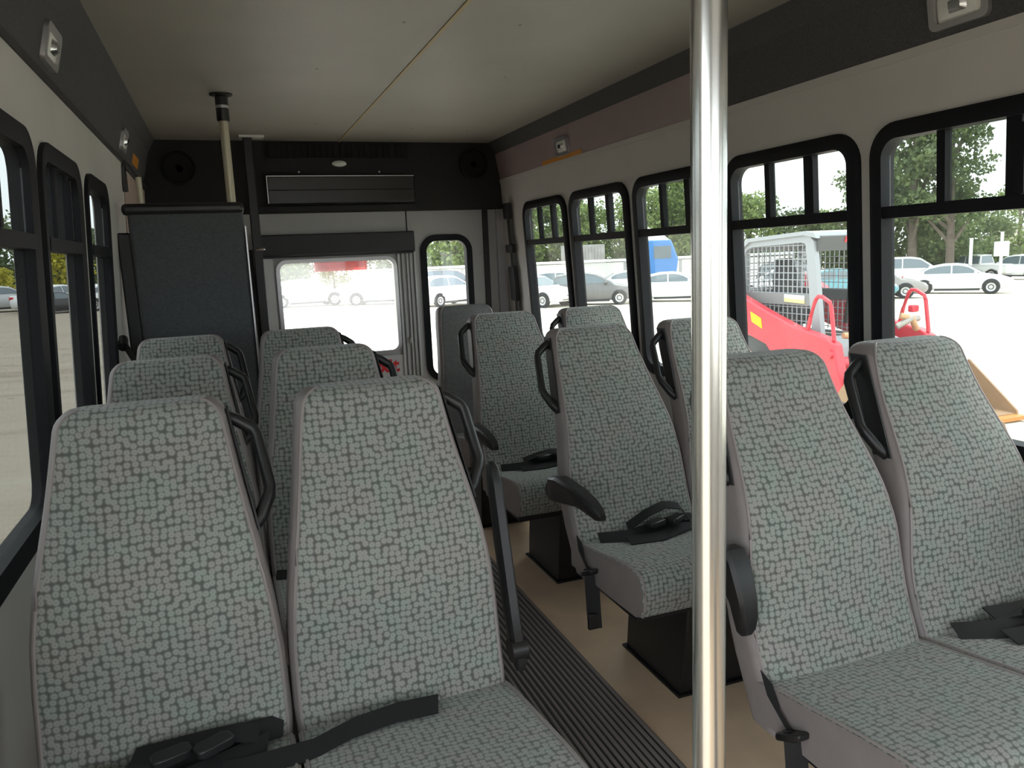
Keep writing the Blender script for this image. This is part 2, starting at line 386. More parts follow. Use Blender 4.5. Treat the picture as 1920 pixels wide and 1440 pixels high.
# coves between ceiling and walls
def cove(side, name, label):
    xs = [(1.74, CZ + 0.005), (1.790, 0.677), (1.822, 0.497)] if side > 0 else [(-0.296, CZ + 0.005), (-0.338, 0.677), (-0.382, 0.497)]
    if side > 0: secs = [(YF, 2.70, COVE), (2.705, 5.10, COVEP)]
    else: secs = [(YF, 5.10, COVE)]
    root = None
    mb = MB(); t = 0.03 * side
    mb.loft([[(xs[0][0], y, xs[0][1] + H0), (xs[1][0], y, xs[1][1] + H0), (xs[1][0] + t, y, xs[1][1] + H0 + 0.02), (xs[0][0] + t, y, xs[0][1] + H0 + 0.02)] for y in (YF, 5.10)])
    root = obj(name, mb, COVE, smooth=0); tag(root, label, 'trim', kind='structure')
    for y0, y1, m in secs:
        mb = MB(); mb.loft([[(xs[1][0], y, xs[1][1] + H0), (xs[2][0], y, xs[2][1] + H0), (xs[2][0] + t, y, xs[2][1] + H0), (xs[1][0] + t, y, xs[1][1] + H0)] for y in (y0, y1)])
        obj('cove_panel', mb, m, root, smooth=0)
    mb = MB(); e = 0.006 * side
    mb.loft([[(xs[2][0] - e, y, 0.512 + H0), (xs[2][0] - e, y, 0.488 + H0), (xs[2][0] + e, y, 0.488 + H0), (xs[2][0] + e, y, 0.512 + H0)] for y in (YF, YR)])
    obj('edge_strip', mb, MAT1 if side < 0 else WALL, root, smooth=0)
    return root
cove(1, 'trim_1', 'sloping cove above the right windows, charcoal at the front and mauve with a painted sheen at the rear')
cove(-1, 'trim_2', 'sloping charcoal cove above the left windows')

# rear wall: black upper bulkhead, grey lower wall with the emergency door
def rp(x, Z, out=0.0, y=5.10): return (x, y + out, Z + H0)
mb = MB(); P = lambda a, b, o: rp(a, b, o)
slab(mb, P, -0.50, 2.0, -H0, -0.90, 0.05); slab(mb, P, -0.50, 2.0, 0.20, 0.80, 0.05)
holed_cell(mb, P, (-0.50, 1.165, -0.90, 0.20), (0.325, 1.075, -0.60, 0.022), 0.06, 0.05)
holed_cell(mb, P, (1.165, 2.0, -0.90, 0.20), (1.262, 1.602, -0.82, 0.150), 0.10, 0.05)
wall_rear = tag(obj('wall_rear', mb, WALLR, smooth=30), 'grey rear wall around the emergency door and corner window', 'wall', kind='structure')
def rear_window(n, x0, x1, z0, z1, r, label, w=0.03, m=FRAME, gl=GLB):
    root = thing('window_%d' % n, label, 'window', rp((x0 + x1) / 2, z0), kind='structure')
    o1 = rrect(x0 - 0.012, x1 + 0.012, z0 - 0.012, z1 + 0.012, r + 0.012, 8); i1 = rrect(x0 + w, x1 - w, z0 + w, z1 - w, max(0.02, r - w), 8)
    mb = MB().loft([[rp(a, b, 0.0) for a, b in o1], [rp(a, b, -0.016) for a, b in o1], [rp(a, b, -0.018) for a, b in i1], [rp(a, b, 0.04) for a, b in i1]], cap0=False, cap1=False)
    obj('window_frame', mb, m, root, world=True)
    mb = MB(); slab(mb, lambda a, b, o: rp(a, b, 0.02 + o), x0, x1, z0, z1, 0.004); obj('pane', mb, gl, root, world=True, smooth=0)
    return root
rear_window(15, 0.325, 1.075, -0.60, 0.022, 0.06, 'bright window of the rear emergency door under the dark shade', 0.012, ALU, GLD)
rear_window(16, 1.262, 1.602, -0.82, 0.150, 0.10, 'tall round-cornered rear window right of the emergency door')
# door leaf edges and ribs on the rear wall
door = thing('door_1', 'rear emergency door with a bright window and ribbed grey edge', 'door', rp(0.70, -H0), kind='structure')
mb = MB()
slab(mb, lambda a, b, o: rp(a, b, -0.010 + o), 0.215, 0.300, -H0, 0.05, 0.009); obj('door_stile', mb, DOORW, door, world=True, smooth=0)
mb = MB(); slab(mb, lambda a, b, o: rp(a, b, -0.010 + o), 0.300, 1.10, -H0, -0.628, 0.009); obj('door_panel', mb, DOORW, door, world=True, smooth=0)
for k, (x, w_) in enumerate([(1.098, 0.016), (1.128, 0.020), (1.156, 0.012), (1.182, 0.018), (1.208, 0.014)]):
    mb = MB().box(x - w_ / 2, x + w_ / 2, 5.10 - 0.022 + 0.004 * (k % 2), 5.099, 0.0, H0 + 0.055); obj('hinge_rib', mb, WALLR if k % 2 else DOORW, door, world=True, bevel=0.003)
mb = MB().lathe((1.14, 5.07, H0 - 0.52), [(0.006, -0.03), (0.012, 0.01)], 8); obj('latch', mb, CHROME, door, world=True)
# lettering on the door under the window
def text_mesh(name, body, size, m, parent, loc, rot, ext=0.0008):
    cu = bpy.data.curves.new(name + '_curve', 'FONT'); cu.body = body; cu.size = size; cu.extrude = ext; cu.align_x = 'RIGHT'; cu.offset = 0.004
    t = bpy.data.objects.new(name + '_tmp', cu); C.objects.link(t)
    bpy.context.view_layer.update()
    me = bpy.data.meshes.new_from_object(t); bpy.data.objects.remove(t)
    me.name = name; me.materials.clear(); me.materials.append(m)
    o = bpy.data.objects.new(name, me); C.objects.link(o); o.parent = parent
    o.location = Vector(loc) - parent.location; o.rotation_euler = rot
    return o
text_mesh('lettering', 'Exit', 0.125, REDT, door, rp(1.055, -0.735, -0.012), (PI / 2, 0, 0))
# seam lines of the rear wall panels
mb = MB().box(1.168, 1.174, 5.094, 5.10, H0 + 0.19, H0 + 0.33); obj('seam', mb, FRAME, wall_rear, smooth=0)
mb = MB(); slab(mb, lambda a, b, o: rp(a, b, -0.02 + o), 1.70, 1.735, -0.9, 0.33, 0.02); obj('corner_trim', mb, MAT1, wall_rear, smooth=0)
mb = MB(); slab(mb, lambda a, b, o: rp(a, b, -0.03 + o), 1.795, 1.86, -0.9, 0.33, 0.03); obj('corner_post', mb, ALU, wall_rear, smooth=0)

blk = thing('rear_bulkhead', 'black rear overhead unit with vent, speakers and glossy cover', 'bulkhead', (0.72, YR, H0 + 0.32))
obj('housing', MB().loft([[(-0.305, YR, H0 + CZ), (1.749, YR, H0 + CZ), (1.80, YR, H0 + 0.68), (1.828, YR, H0 + 0.50), (1.838, YR, H0 + 0.32), (-0.398, YR, H0 + 0.32), (-0.388, YR, H0 + 0.5), (-0.348, YR, H0 + 0.68)],
     [(-0.305, 5.098, H0 + CZ), (1.749, 5.098, H0 + CZ), (1.80, 5.098, H0 + 0.68), (1.828, 5.098, H0 + 0.50), (1.838, 5.098, H0 + 0.32), (-0.398, 5.098, H0 + 0.32), (-0.388, 5.098, H0 + 0.5), (-0.348, 5.098, H0 + 0.68)]]), BULK, blk, world=True, smooth=0)
obj('lower_lip', MB().box(0.22, 1.23, YR - 0.03, YR, H0 + 0.322, H0 + 0.362), BULK, blk, world=True, bevel=0.006)
cv = obj('cover', MB().box(0.305, 1.215, YR - 0.035, YR, H0 + 0.372, H0 + 0.536), BULK2, blk, world=True, bevel=0.005)
obj('chrome_edge', MB().box(0.300, 1.215, YR - 0.038, YR - 0.030, H0 + 0.536, H0 + 0.541), ALU, cv, world=True, smooth=0)
obj('chrome_edge', MB().box(0.300, 0.305, YR - 0.038, YR - 0.030, H0 + 0.376, H0 + 0.540), ALU, cv, world=True, smooth=0)
obj('groove', MB().box(0.31, 1.21, YR - 0.0365, YR - 0.034, H0 + 0.452, H0 + 0.457), GRILL, cv, world=True, smooth=0)
vt = obj('vent', MB().box(0.315, 1.19, YR - 0.012, YR, H0 + 0.650, H0 + 0.738), GRILL, blk, world=True, smooth=0)
for k in range(22): obj('louvre', MB().box(0.33 + 0.039 * k, 0.336 + 0.039 * k, YR - 0.02, YR - 0.010, H0 + 0.655, H0 + 0.733), GRILL, vt, world=True, smooth=0)
dm = obj('dome_lamp', MB().lathe((0.750, YR, H0 + 0.616), [(0.046, 0), (0.044, -0.008), (0.03, -0.016), (0.001, -0.020)], 20, 'y'), LENS, blk, world=True)
for v in dm.data.vertices: v.co.z = (v.co.z - 0.296) * 0.42 + 0.296
for x, z in ((-0.18, 0.59), (1.635, 0.612)):
    sp = obj('speaker', MB().lathe((x, YR, H0 + z), [(0.100, 0), (0.098, -0.014), (0.086, -0.018), (0.080, -0.006), (0.02, 0.0)], 28, 'y'), GRILL, blk, world=True)
for x in (0.50, 1.0): obj('screw', MB().lathe((x, YR, H0 + 0.566), [(0.006, 0), (0.005, -0.004)], 8, 'y'), ALU, blk, world=True)

shd = thing('roller_shade', 'dark navy roller shade box above the rear door window', 'shade', (0.705, 5.06, H0 + 0.055))
obj('shade_box', MB().box(0.205, 1.208, 5.045, 5.098, H0 + 0.058, H0 + 0.190), SHADE, shd, world=True, bevel=0.008)
obj('pull_bar', MB().box(0.215, 1.200, 5.055, 5.09, H0 + 0.046, H0 + 0.058), SHADE, shd, world=True, bevel=0.003)
br = thing('brake_lamp', 'ribbed red brake lamp strip at the top of the rear door window', 'lamp', (0.72, 5.14, H0 - 0.055))
obj('lamp_body', MB().box(0.560, 0.900, 5.150, 5.185, H0 - 0.050, H0 + 0.012), RED, br, world=True, bevel=0.003)
for k in range(17): obj('lens_rib', MB().box(0.566 + 0.02 * k, 0.572 + 0.02 * k, 5.146, 5.151, H0 - 0.046, H0 + 0.008), RED, br, world=True, smooth=0)

# front of the bus behind the lens: windscreen wall so that daylight enters as in the vehicle
mb = MB(); P = lambda a, b, o: (a, YF - o, b + H0)
slab(mb, P, -0.5, 1.95, -H0, -0.45, 0.05); slab(mb, P, -0.5, 1.95, 0.50, 0.80, 0.05)
holed_cell(mb, P, (-0.5, 1.95, -0.45, 0.50), (-0.32, 1.77, -0.42, 0.46), 0.10, 0.05)
tag(obj('wall_front', mb, WALL, smooth=30), 'front wall of the bus around the windscreen, behind the viewer', 'wall', kind='structure')
root = thing('window_17', 'wide windscreen at the front of the bus, behind the viewer', 'window', (0.72, YF - 0.02, H0 - 0.42), kind='structure')
mb = MB(); slab(mb, lambda a, b, o: (a, YF - 0.02 - o, b + H0), -0.34, 1.79, -0.44, 0.48, 0.004); obj('pane', mb, GLB, root, world=True, smooth=0)
root = tag(obj('roof', MB().box(-0.5, 1.95, YF - 0.05, 5.30, H0 + 0.80, H0 + 0.84), DOORW, smooth=0), 'white outer roof of the bus above the ceiling', 'roof', kind='structure')

# ------------------------------------------------------------------ floor mat with its ribs
mt = thing('aisle_mat', 'dark ribbed rubber runner along the aisle floor', 'mat', (0.77, 2.0, 0.0))
obj('mat_base', MB().box(0.545, 1.00, -1.6, 5.02, 0.0008, 0.004), MAT1, mt, world=True, smooth=0)
rib0 = None
RIBM = mat('pale_rib_rubber', (0.27, 0.235, 0.225), 0.5)  # ribs paler than the mat base between them
for k in range(24):
    if rib0 is None:
        mb = MB().loft([[(-0.005, y, 0.004), (0.005, y, 0.004), (0.0036, y, 0.0095), (-0.0036, y, 0.0095)] for y in (-3.6, 3.02)])
        rib0 = obj('rib', mb, RIBM, mt, smooth=0); r = rib0
    else:
        r = rib0.copy(); C.objects.link(r); r.parent = mt
    r.location = (0.558 + 0.0188 * k - 0.77, 0, 0)

# ------------------------------------------------------------------ seats
WT = [(0.33, 0.214), (0.46, 0.221), (0.58, 0.220), (0.68, 0.212), (0.79, 0.196), (0.90, 0.177), (1.01, 0.160), (1.08, 0.148), (1.2, 0.140)]
def lerp_t(T, z):
    for (a, b), (c, d) in zip(T, T[1:]):
        if z <= c: return b + (d - b) * max(0, (z - a)) / (c - a)
    return T[-1][1]
def back_y(z, lean, top=1.075):
    t = (z - 0.44) / (top - 0.44)
    y = lean * max(t, -0.3)
    if t > 0: y += -0.030 * math.sin(min(t, 1) * PI * 1.0) * (1 if t < 1 else 0) + 0.012 * math.sin(min(t, 1) * PI * 3)
    return y
def seat_back(parent, xc, lean, fab, ztop=1.075):
    th0 = 0.10; R = 0.034; rings = []; vlen = []
    zs = [0.33 + (ztop - R - 0.33) * k / 22 for k in range(23)]
    params = [(z, lerp_t(WT, z), back_y(z, lean, ztop), th0) for z in zs]
    for k in range(1, 6):
        ph = math.radians(17 * k); q = 1 - math.cos(ph)
        z = ztop - R + R * math.sin(ph)
        params.append((z, lerp_t(WT, z) - 0.032 * q, back_y(z, lean, ztop) + 0.026 * q, th0 - 0.05 * q))
    fr, ar = 11, 5
    for (z, w_, y, th) in params:
        ring = []; r = 0.028
        for k in range(fr):                       # front, left to right, slightly crowned
            u = -1 + 2 * k / (fr - 1); x = u * (w_ - r); ring.append((xc + x, y - 0.012 * (1 - u * u) , z))
        for k in range(1, ar + 1):                # right front corner
            a = PI / 2 * k / ar; ring.append((xc + w_ - r + r * math.sin(a), y + r * (1 - math.cos(a)), z))
        for k in range(0, ar + 1):
            a = PI / 2 * k / ar; ring.append((xc + w_ - r + r * math.cos(a), y + th - r + r * math.sin(a), z))
        for k in range(0, ar + 1):
            a = PI / 2 * k / ar; ring.append((xc - w_ + r - r * math.sin(a), y + th - r + r * math.cos(a), z))
        for k in range(0, ar):
            a = PI / 2 * k / ar; ring.append((xc - w_ + r - r * math.cos(a), y + r - r * math.sin(a), z))
        rings.append(ring)
    n = len(rings[0])
    # fabric face: front points plus the first corner points either side
    nc = 2
    idx = [(n - nc + k) % n for k in range(nc)] + list(range(fr)) + [fr + k for k in range(nc)]
    rest = [idx[-1]] + [k for k in range(n) if k not in idx] + [idx[0]]
    rest = [fr + nc - 1] + list(range(fr + nc, n - nc)) + [n - nc]
    shell = MB().loft([[r[k] for k in rest] for r in rings], closed=False, cap0=False, cap1=False)
    sh = obj('backrest', shell, VINYL, parent)
    fm = MB(); fm.loft([[r[k] for k in idx] for r in rings], closed=False, cap0=False, cap1=False)
    last = rings[-1]; uvs = []; acc = 0; prev = None
    for r in rings:
        mid = Vector(r[fr // 2])
        if prev is not None: acc += (mid - prev).length
        prev = mid
        s = 0
        row = [Vector(r[k]) for k in idx]; ls = [0]
        for k in range(1, len(row)): ls.append(ls[-1] + (row[k] - row[k - 1]).length)
        h = ls[-1] / 2
        for l in ls: uvs.append((l - h + xc * 7.3, acc))
    o = fm.add(last, [tuple(range(n))])
    for p in last: uvs.append((p[0] - xc + xc * 7.3, acc + p[1]))
    f = obj('fabric_cover', fm, fab, sh, uvs=uvs)
    # piping along both seams
    for k in (idx[0], idx[-1]):
        obj('piping', MB().tube([r[k] for r in rings], 0.0034, 6), PIPE if fab is FAB else VINYL, sh)
    return sh
def cushion(parent, xc, fab, hw=0.219):
    prof = [(0.055, 0.425), (-0.02, 0.440), (-0.12, 0.455), (-0.24, 0.474), (-0.33, 0.484), (-0.365, 0.482), (-0.385, 0.472), (-0.396, 0.455), (-0.400, 0.43), (-0.398, 0.385), (-0.385, 0.362), (-0.36, 0.352), (-0.2, 0.345), (0.055, 0.345)]
    nf = 11
    xs = [(-hw, 0.965), (-hw + 0.006, 0.99), (-hw + 0.02, 1.0), (-hw * 0.5, 1.01), (0, 1.015), (hw * 0.5, 1.01), (hw - 0.02, 1.0), (hw - 0.006, 0.99), (hw, 0.965)]
    cy, cz = -0.17, 0.41
    rings = [[(xc + x, cy + (y - cy) * (0.99 if s < 0.98 else 1), cz + (z - cz) * s) for y, z in prof] for x, s in xs]
    n = len(prof)
    sh = obj('seat_cushion', MB().loft([[r[k] for k in range(nf - 1, n)] + [r[0]] for r in rings], closed=False, cap0=False, cap1=False), VINYL, parent)
    for r_ in (rings[0], rings[-1]):
        ends = MB(); ends.add(r_, [tuple(range(n))]); obj('side_panel', ends, VINYL, sh)
    fm = MB().loft([[r[k] for k in range(nf)] for r in rings], closed=False, cap0=False, cap1=False); uvs = []
    for r in rings:
        acc = 0
        for k in range(nf):
            if k: acc += (Vector(r[k]) - Vector(r[k - 1])).length
            uvs.append((r[k][0] + xc * 3.1, 3 + acc))
    obj('fabric_cover', fm, fab, sh, uvs=uvs)
    for r in (rings[1], rings[-2]): obj('piping', MB().tube([r[k] for k in range(nf)], 0.0034, 6), PIPE if fab is FAB else VINYL, sh)
    return sh
def handle(parent, xc, side, lean, back):
    def pt(z, out, dy): return (xc + side * (lerp_t(WT, z) + out), back_y(z, lean) + dy, z)
    zt, zb = 1.035, 0.835
    path = [pt(zt, -0.008, 0.045), pt(zt - 0.012, 0.016, 0.045), pt(zt - 0.032, 0.040, 0.045), pt(zt - 0.044, 0.046, 0.045), pt(zb + 0.056, 0.044, 0.045), pt(zb + 0.040, 0.038, 0.045), pt(zb + 0.004, 0.012, 0.045), pt(zb - 0.014, -0.008, 0.045)]
    obj('grab_handle', MB().tube(path, [0.013, 0.013, 0.013, 0.012, 0.012, 0.013, 0.014, 0.014], 10, 1.0), PLAST, back)
    mb = MB()
    q = [pt(z, 0.0015, d) for z, d in ((1.05, 0.02), (1.05, 0.072), (0.82, 0.075), (0.82, 0.022))]
    q2 = [(p[0] + side * 0.004, p[1], p[2]) for p in q]; mb.loft([q, q2]); obj('handle_plate', mb, PLAST, back, smooth=0)
def armrest(parent, x, ang, py=0.11, pz=0.605, k=1.0):
    """tapered curved arm pad, ang 0 = level pointing to the front"""
    prof = [(-0.02, 0.004, 0.050, 0.020), (0.0, 0.026, 0.078, 0.026), (0.05, 0.036, 0.080, 0.026), (0.12, 0.036, 0.066, 0.025), (0.20, 0.034, 0.050, 0.023), (0.27, 0.024, 0.042, 0.021), (0.315, 0.010, 0.032, 0.017), (0.335, -0.002, 0.016, 0.010)]
    rings = []; ca, sa = math.cos(ang), math.sin(ang)
    for l, top, th, hw in prof:
        l *= k; bot = top - th
        sec = [(-hw, bot + 0.008), (-hw * 0.8, bot), (hw * 0.8, bot), (hw, bot + 0.008), (hw, top - 0.008), (hw * 0.7, top), (-hw * 0.7, top), (-hw, top - 0.008)]
        rings.append([(x + a, py - (l * ca - b * sa), pz + l * sa + b * ca) for a, b in sec])
    a = obj('armrest', MB().loft(rings), PLAST, parent)
    obj('pivot', MB().lathe((x, py, pz - 0.02), [(0.024, -0.024), (0.024, 0.024)], 14, 'x'), PLAST, a)
    return a
def raised_armrest(parent, x):
    rings = []
    for y, z, hy, hx in ((0.02, 0.440, 0.012, 0.010), (0.025, 0.455, 0.022, 0.014), (0.06, 0.56, 0.024, 0.015), (0.10, 0.70, 0.024, 0.015), (0.135, 0.83, 0.022, 0.014), (0.145, 0.865, 0.018, 0.012), (0.148, 0.875, 0.008, 0.006)):
        rings.append([(x + a * hx, y + b * hy, z) for a, b in ((-1, -0.6), (-0.6, -1), (0.6, -1), (1, -0.6), (1, 0.6), (0.6, 1), (-0.6, 1), (-1, 0.6))])
    a = obj('armrest', MB().loft(rings), PLAST, parent)
    obj('pivot', MB().lathe((x, 0.03, 0.48), [(0.026, -0.018), (0.026, 0.018)], 14, 'x'), PLAST, a)
def double_seat(label, loc, lean, aisle, fab=FAB, single=False):
    root = thing('double_seat' if not single else 'single_seat', label, 'seat', loc, group='forward facing bus seats')
    xs = (-0.2225, 0.2225) if not single else (0.0,)
    for x in xs:
        b = seat_back(root, x, lean, fab)
        if not single: handle(root, x, aisle, lean, b)
        cushion(root, x, fab)
    a, b_ = (-0.42, 0.42) if not single else (-0.2, 0.2)
    obj('seat_frame', MB().box(a, b_, -0.33, 0.06, 0.318, 0.345), STEELB, root, bevel=0.004)
    # pedestal on the aisle side with a foot plate, wall bracket on the other
    px = aisle * 0.10 if not single else 0
    mb = MB().loft([[(px - 0.13, -0.24, 0.006), (px + 0.13, -0.24, 0.006), (px + 0.13, 0.09, 0.006), (px - 0.13, 0.09, 0.006)],
                    [(px - 0.13, -0.29, 0.318), (px + 0.13, -0.29, 0.318), (px + 0.13, 0.05, 0.318), (px - 0.13, 0.05, 0.318)]])
    obj('pedestal', mb, STEELB, root, bevel=0.006)
    obj('foot_plate', MB().box(px - 0.14, px + 0.14, -0.25, 0.10, 0.0, 0.007), STEELB, root, smooth=0)
    if not single: obj('wall_bracket', MB().box(-aisle * 0.43 - 0.02, -aisle * 0.43 + 0.02, -0.2, 0.05, 0.26, 0.33), STEELB, root, bevel=0.004)
    return root
def strap(name, parent, pts, wv, m=STRAP): return obj(name, MB().ribbon(pts, wv, 0.0016), m, parent)
LY = [1.44, 2.23, 3.00]; RY = [1.20, 2.07, 2.97]
LX, RX = 0.047, 1.395
s1 = double_seat('nearest patterned double seat on the left with its aisle armrest raised', (LX, LY[0], 0), 0.165, 1)
sA = double_seat('right front patterned double seat behind the bright pole with a hanging belt buckle', (RX + 0.01, RY[0], 0), 0.25, -1)
s2 = dup(s1, (LX, LY[1], 0), 'second patterned double seat from the front on the left')
s3 = dup(s1, (LX, LY[2], 0), 'rearmost left patterned double seat against the dark partition')
sB = double_seat('middle right patterned double seat with its armrest lowered level and belts on the cushion', (RX, RY[1], 0), 0.30, -1)
sC = dup(sB, (RX, RY[2], 0), 'third right patterned double seat, the small armrest level beside the aisle')
sD = double_seat('plain charcoal single seat at the rear by the emergency door', (1.215, 3.73, 0), 0.27, -1, FAB2, True)
ax = 0.2225 + 0.221 + 0.022
raised_armrest(s1, ax + 0.012); raised_armrest(s2, ax + 0.012)
armrest(sA, -ax, math.radians(-66), 0.085, 0.70, 0.52)
armrest(sB, -ax, 0.0); armrest(sC, -ax, 0.0)
# belts left on the cushions
def buckle(parent, p, rz, tilt=0.0, m=PLAST):
    c, s_ = math.cos(rz), math.sin(rz)
    mb = MB(); L, W, Hh = 0.034, 0.017, 0.009
    rings = []
    for t, k in ((-L, 0.7), (-L * 0.7, 1), (L * 0.7, 1), (L, 0.75)):
        rings.append([(p[0] + t * c - w_ * s_, p[1] + t * s_ + w_ * c, p[2] + h + t * tilt) for w_, h in ((-W * k, -Hh * k), (W * k, -Hh * k), (W * k, Hh * k), (-W * k, Hh * k))])
    o = obj('buckle', mb.loft(rings), m, parent, bevel=0.003)
    return o
def lap_belt(root, xc, kind, fy=0.0, hk=1.0):
    n0 = len(root.children)
    if kind == 'tangle':
        strap('belt', root, [(xc - 0.16, -0.03, 0.452), (xc - 0.08, -0.075, 0.462), (xc + 0.02, -0.065, 0.47), (xc + 0.12, -0.04, 0.475), (xc + 0.20, 0.0, 0.452)], (0.004, 0.020, 0.012))
        strap('belt', root, [(xc - 0.06, -0.03, 0.475), (xc + 0.0, -0.045, 0.475 + 0.040 * hk), (xc + 0.06, -0.05, 0.475 + 0.06 * hk), (xc + 0.12, -0.045, 0.475 + 0.045 * hk), (xc + 0.155, -0.04, 0.470)], (0.006, 0.022, 0.004))
        strap('belt', root, [(xc - 0.10, -0.11, 0.464), (xc + 0.0, -0.13, 0.468), (xc + 0.09, -0.10, 0.470), (xc + 0.17, -0.06, 0.462)], (0.004, 0.024, 0.004))
        buckle(root, (xc + 0.01, -0.085, 0.495), 0.3); buckle(root, (xc + 0.08, -0.09, 0.50), 0.5)
    else:
        strap('belt', root, [(xc - 0.21, -0.02, 0.448), (xc - 0.12, -0.055, 0.452), (xc - 0.02, -0.07, 0.459), (xc + 0.06, -0.075, 0.462), (xc + 0.10, -0.09, 0.463)], (0.004, 0.022, 0.006))
        buckle(root, (xc + 0.12, -0.098, 0.468), -0.25)
    for ch in root.children[n0:]: ch.location.y += fy; ch.location.z -= fy * 0.10
lap_belt(sB, -0.2225, 'tangle'); lap_belt(sB, 0.2225, 'x'); lap_belt(sC, -0.2225, 'tangle', 0, 0.5); lap_belt(sA, 0.2225, 'tangle', -0.02, 0.1)
lap_belt(s1, -0.2225, 'tangle', -0.06, 0.25); lap_belt(s2, 0.2225, 'x')
strap('belt', s1, [(-0.20, -0.11, 0.460), (-0.10, -0.13, 0.466), (0.02, -0.115, 0.460), (0.10, -0.085, 0.464), (0.19, -0.065, 0.461), (0.27, -0.07, 0.461)], (0.006, 0.022, 0.006))
# belt ends hanging at the aisle side
for rt, bl in ((sB, 0.0), (sA, 0.02)):
    x = -0.2225 - 0.2225
    strap('belt', rt, [(x + 0.004, -0.01, 0.455), (x - 0.006, -0.045, 0.42), (x - 0.008, -0.10, 0.385)], (0, 0.018, 0.006))
    strap('hanging_belt', rt, [(x - 0.004, -0.105, 0.395), (x - 0.006, -0.115, 0.33), (x - 0.006, -0.12, 0.27), (x - 0.004, -0.122, 0.215)], (0.019, -0.010, 0))
    b_ = buckle(rt, (x - 0.010, -0.105, 0.385), PI / 2, -0.5)
    obj('buckle_tongue', MB().box(x - 0.026, x + 0.014, -0.128, -0.114, 0.212, 0.262), PLAST, rt, bevel=0.003)

# ------------------------------------------------------------------ poles, partition, belts
gp = thing('grab_pole', 'bright brushed steel floor to ceiling pole in the foreground', 'pole', (0.429, 0.619, 0))
obj('tube', MB().lathe((0, 0, 0), [(0.0166, 0.004), (0.0166, H0 + CZ - 0.004)], 32), POLE, gp)
obj('floor_flange', MB().lathe((0, 0, 0), [(0.045, 0), (0.045, 0.004), (0.022, 0.010), (0.0168, 0.03)], 28), CHROME, gp)
obj('ceiling_flange', MB().lathe((0, 0, H0 + CZ), [(0.045, 0), (0.045, -0.004), (0.022, -0.010), (0.0168, -0.03)], 28), CHROME, gp)
rpole = thing('stanchion', 'cream painted stanchion with a black collar rising from the dark partition', 'pole', (0.067, 3.72, 0))
obj('tube', MB().lathe((0, 0, 0), [(0.019, 0.004), (0.019, H0 + CZ - 0.06)], 24), POLE2, rpole)
obj('collar', MB().lathe((0, 0, H0 + CZ), [(0.026, -0.115), (0.027, -0.10), (0.027, -0.015), (0.023, -0.012), (0.023, -0.008), (0.048, -0.006), (0.048, 0)], 24), PLAST, rpole)
obj('collar_ring', MB().lathe((0, 0, H0 + CZ - 0.055), [(0.0276, -0.006), (0.0276, 0.006)], 24), ALU, rpole)
pt = thing('partition', 'tall slate grey carpeted partition behind the left seats', 'partition', (-0.12, 3.675, 0))
obj('panel', MB().box(-0.355, 0.110, 3.655, 3.695, 0.06, H0 + 0.275), PANEL, pt, world=True, bevel=0.015)
obj('top_pad', MB().box(-0.375, 0.115, 3.645, 3.700, H0 + 0.235, H0 + 0.285), PLAST, pt, world=True, bevel=0.018)
obj('side_pad', MB().box(-0.405, -0.352, 3.66, 3.70, 0.10, H0 + 0.165), STEELB, pt, world=True, bevel=0.008)
obj('edge_trim', MB().box(0.110, 0.116, 3.65, 3.70, 0.06, H0 + 0.18), ALU, pt, world=True, smooth=0)
obj('post', MB().tube([(-0.300, 3.725, 0.0), (-0.300, 3.725, H0 + 0.40)], 0.012, 12), POLE2, pt, world=True)
obj('foot', MB().box(-0.34, 0.10, 3.64, 3.70, 0.0, 0.06), STEELB, pt, world=True, smooth=0)
# dark post by the rear door with latch and ceiling plate
dp = thing('belt_post', 'black upright post left of the rear door with a small chrome latch', 'post', (0.205, 4.85, 0))
obj('post', MB().box(0.180, 0.232, 4.83, 4.87, 0.0, H0 + CZ - 0.01), STEELB, dp, world=True, bevel=0.006)
obj('ceiling_plate', MB().box(0.16, 0.30, 4.80, 4.90, H0 + CZ - 0.012, H0 + CZ), LENS, dp, world=True, bevel=0.003)
obj('latch', MB().tube([(0.20, 4.825, H0 + 0.10), (0.225, 4.81, H0 + 0.10), (0.245, 4.815, H0 + 0.105)], 0.008, 8), CHROME, dp, world=True)
strap('side_strap', dp, [(0.165 - 0.205, 0.0, H0 + 0.1), (0.17 - 0.205, 0.0, H0 - 0.3), (0.18 - 0.205, 0.0, 0.4)], (0.012, 0.004, 0))
# shoulder belt on the right rear corner
sbx = lambda Z: wx(1, Z) - 0.025
sb = thing('shoulder_belt', 'black shoulder belt with adjuster hanging in the right rear corner', 'belt', (sbx(-0.4), 4.86, H0 - 0.75))
def sbp(y, Z): return (sbx(Z), y, Z + H0)
strap('webbing', sb, [Vector(sbp(4.88, Z)) - sb.location for Z in (0.33, 0.1, -0.2, -0.5, -0.74)], (0.004, 0.036, 0))
for nm, z0, z1, hw in (('anchor_cover', 0.24, 0.345, 0.042), ('adjuster', 0.02, 0.075, 0.056), ('retractor', -0.30, -0.07, 0.05)):
    mb = MB().loft([[(sbx(z) - 0.02, 4.88 - hw, z + H0), (sbx(z) + 0.012, 4.88 - hw, z + H0), (sbx(z) + 0.012, 4.88 + hw, z + H0), (sbx(z) - 0.02, 4.88 + hw, z + H0)] for z in (z0, z1)])
    obj(nm, mb, PLAST, sb, world=True, bevel=0.006)
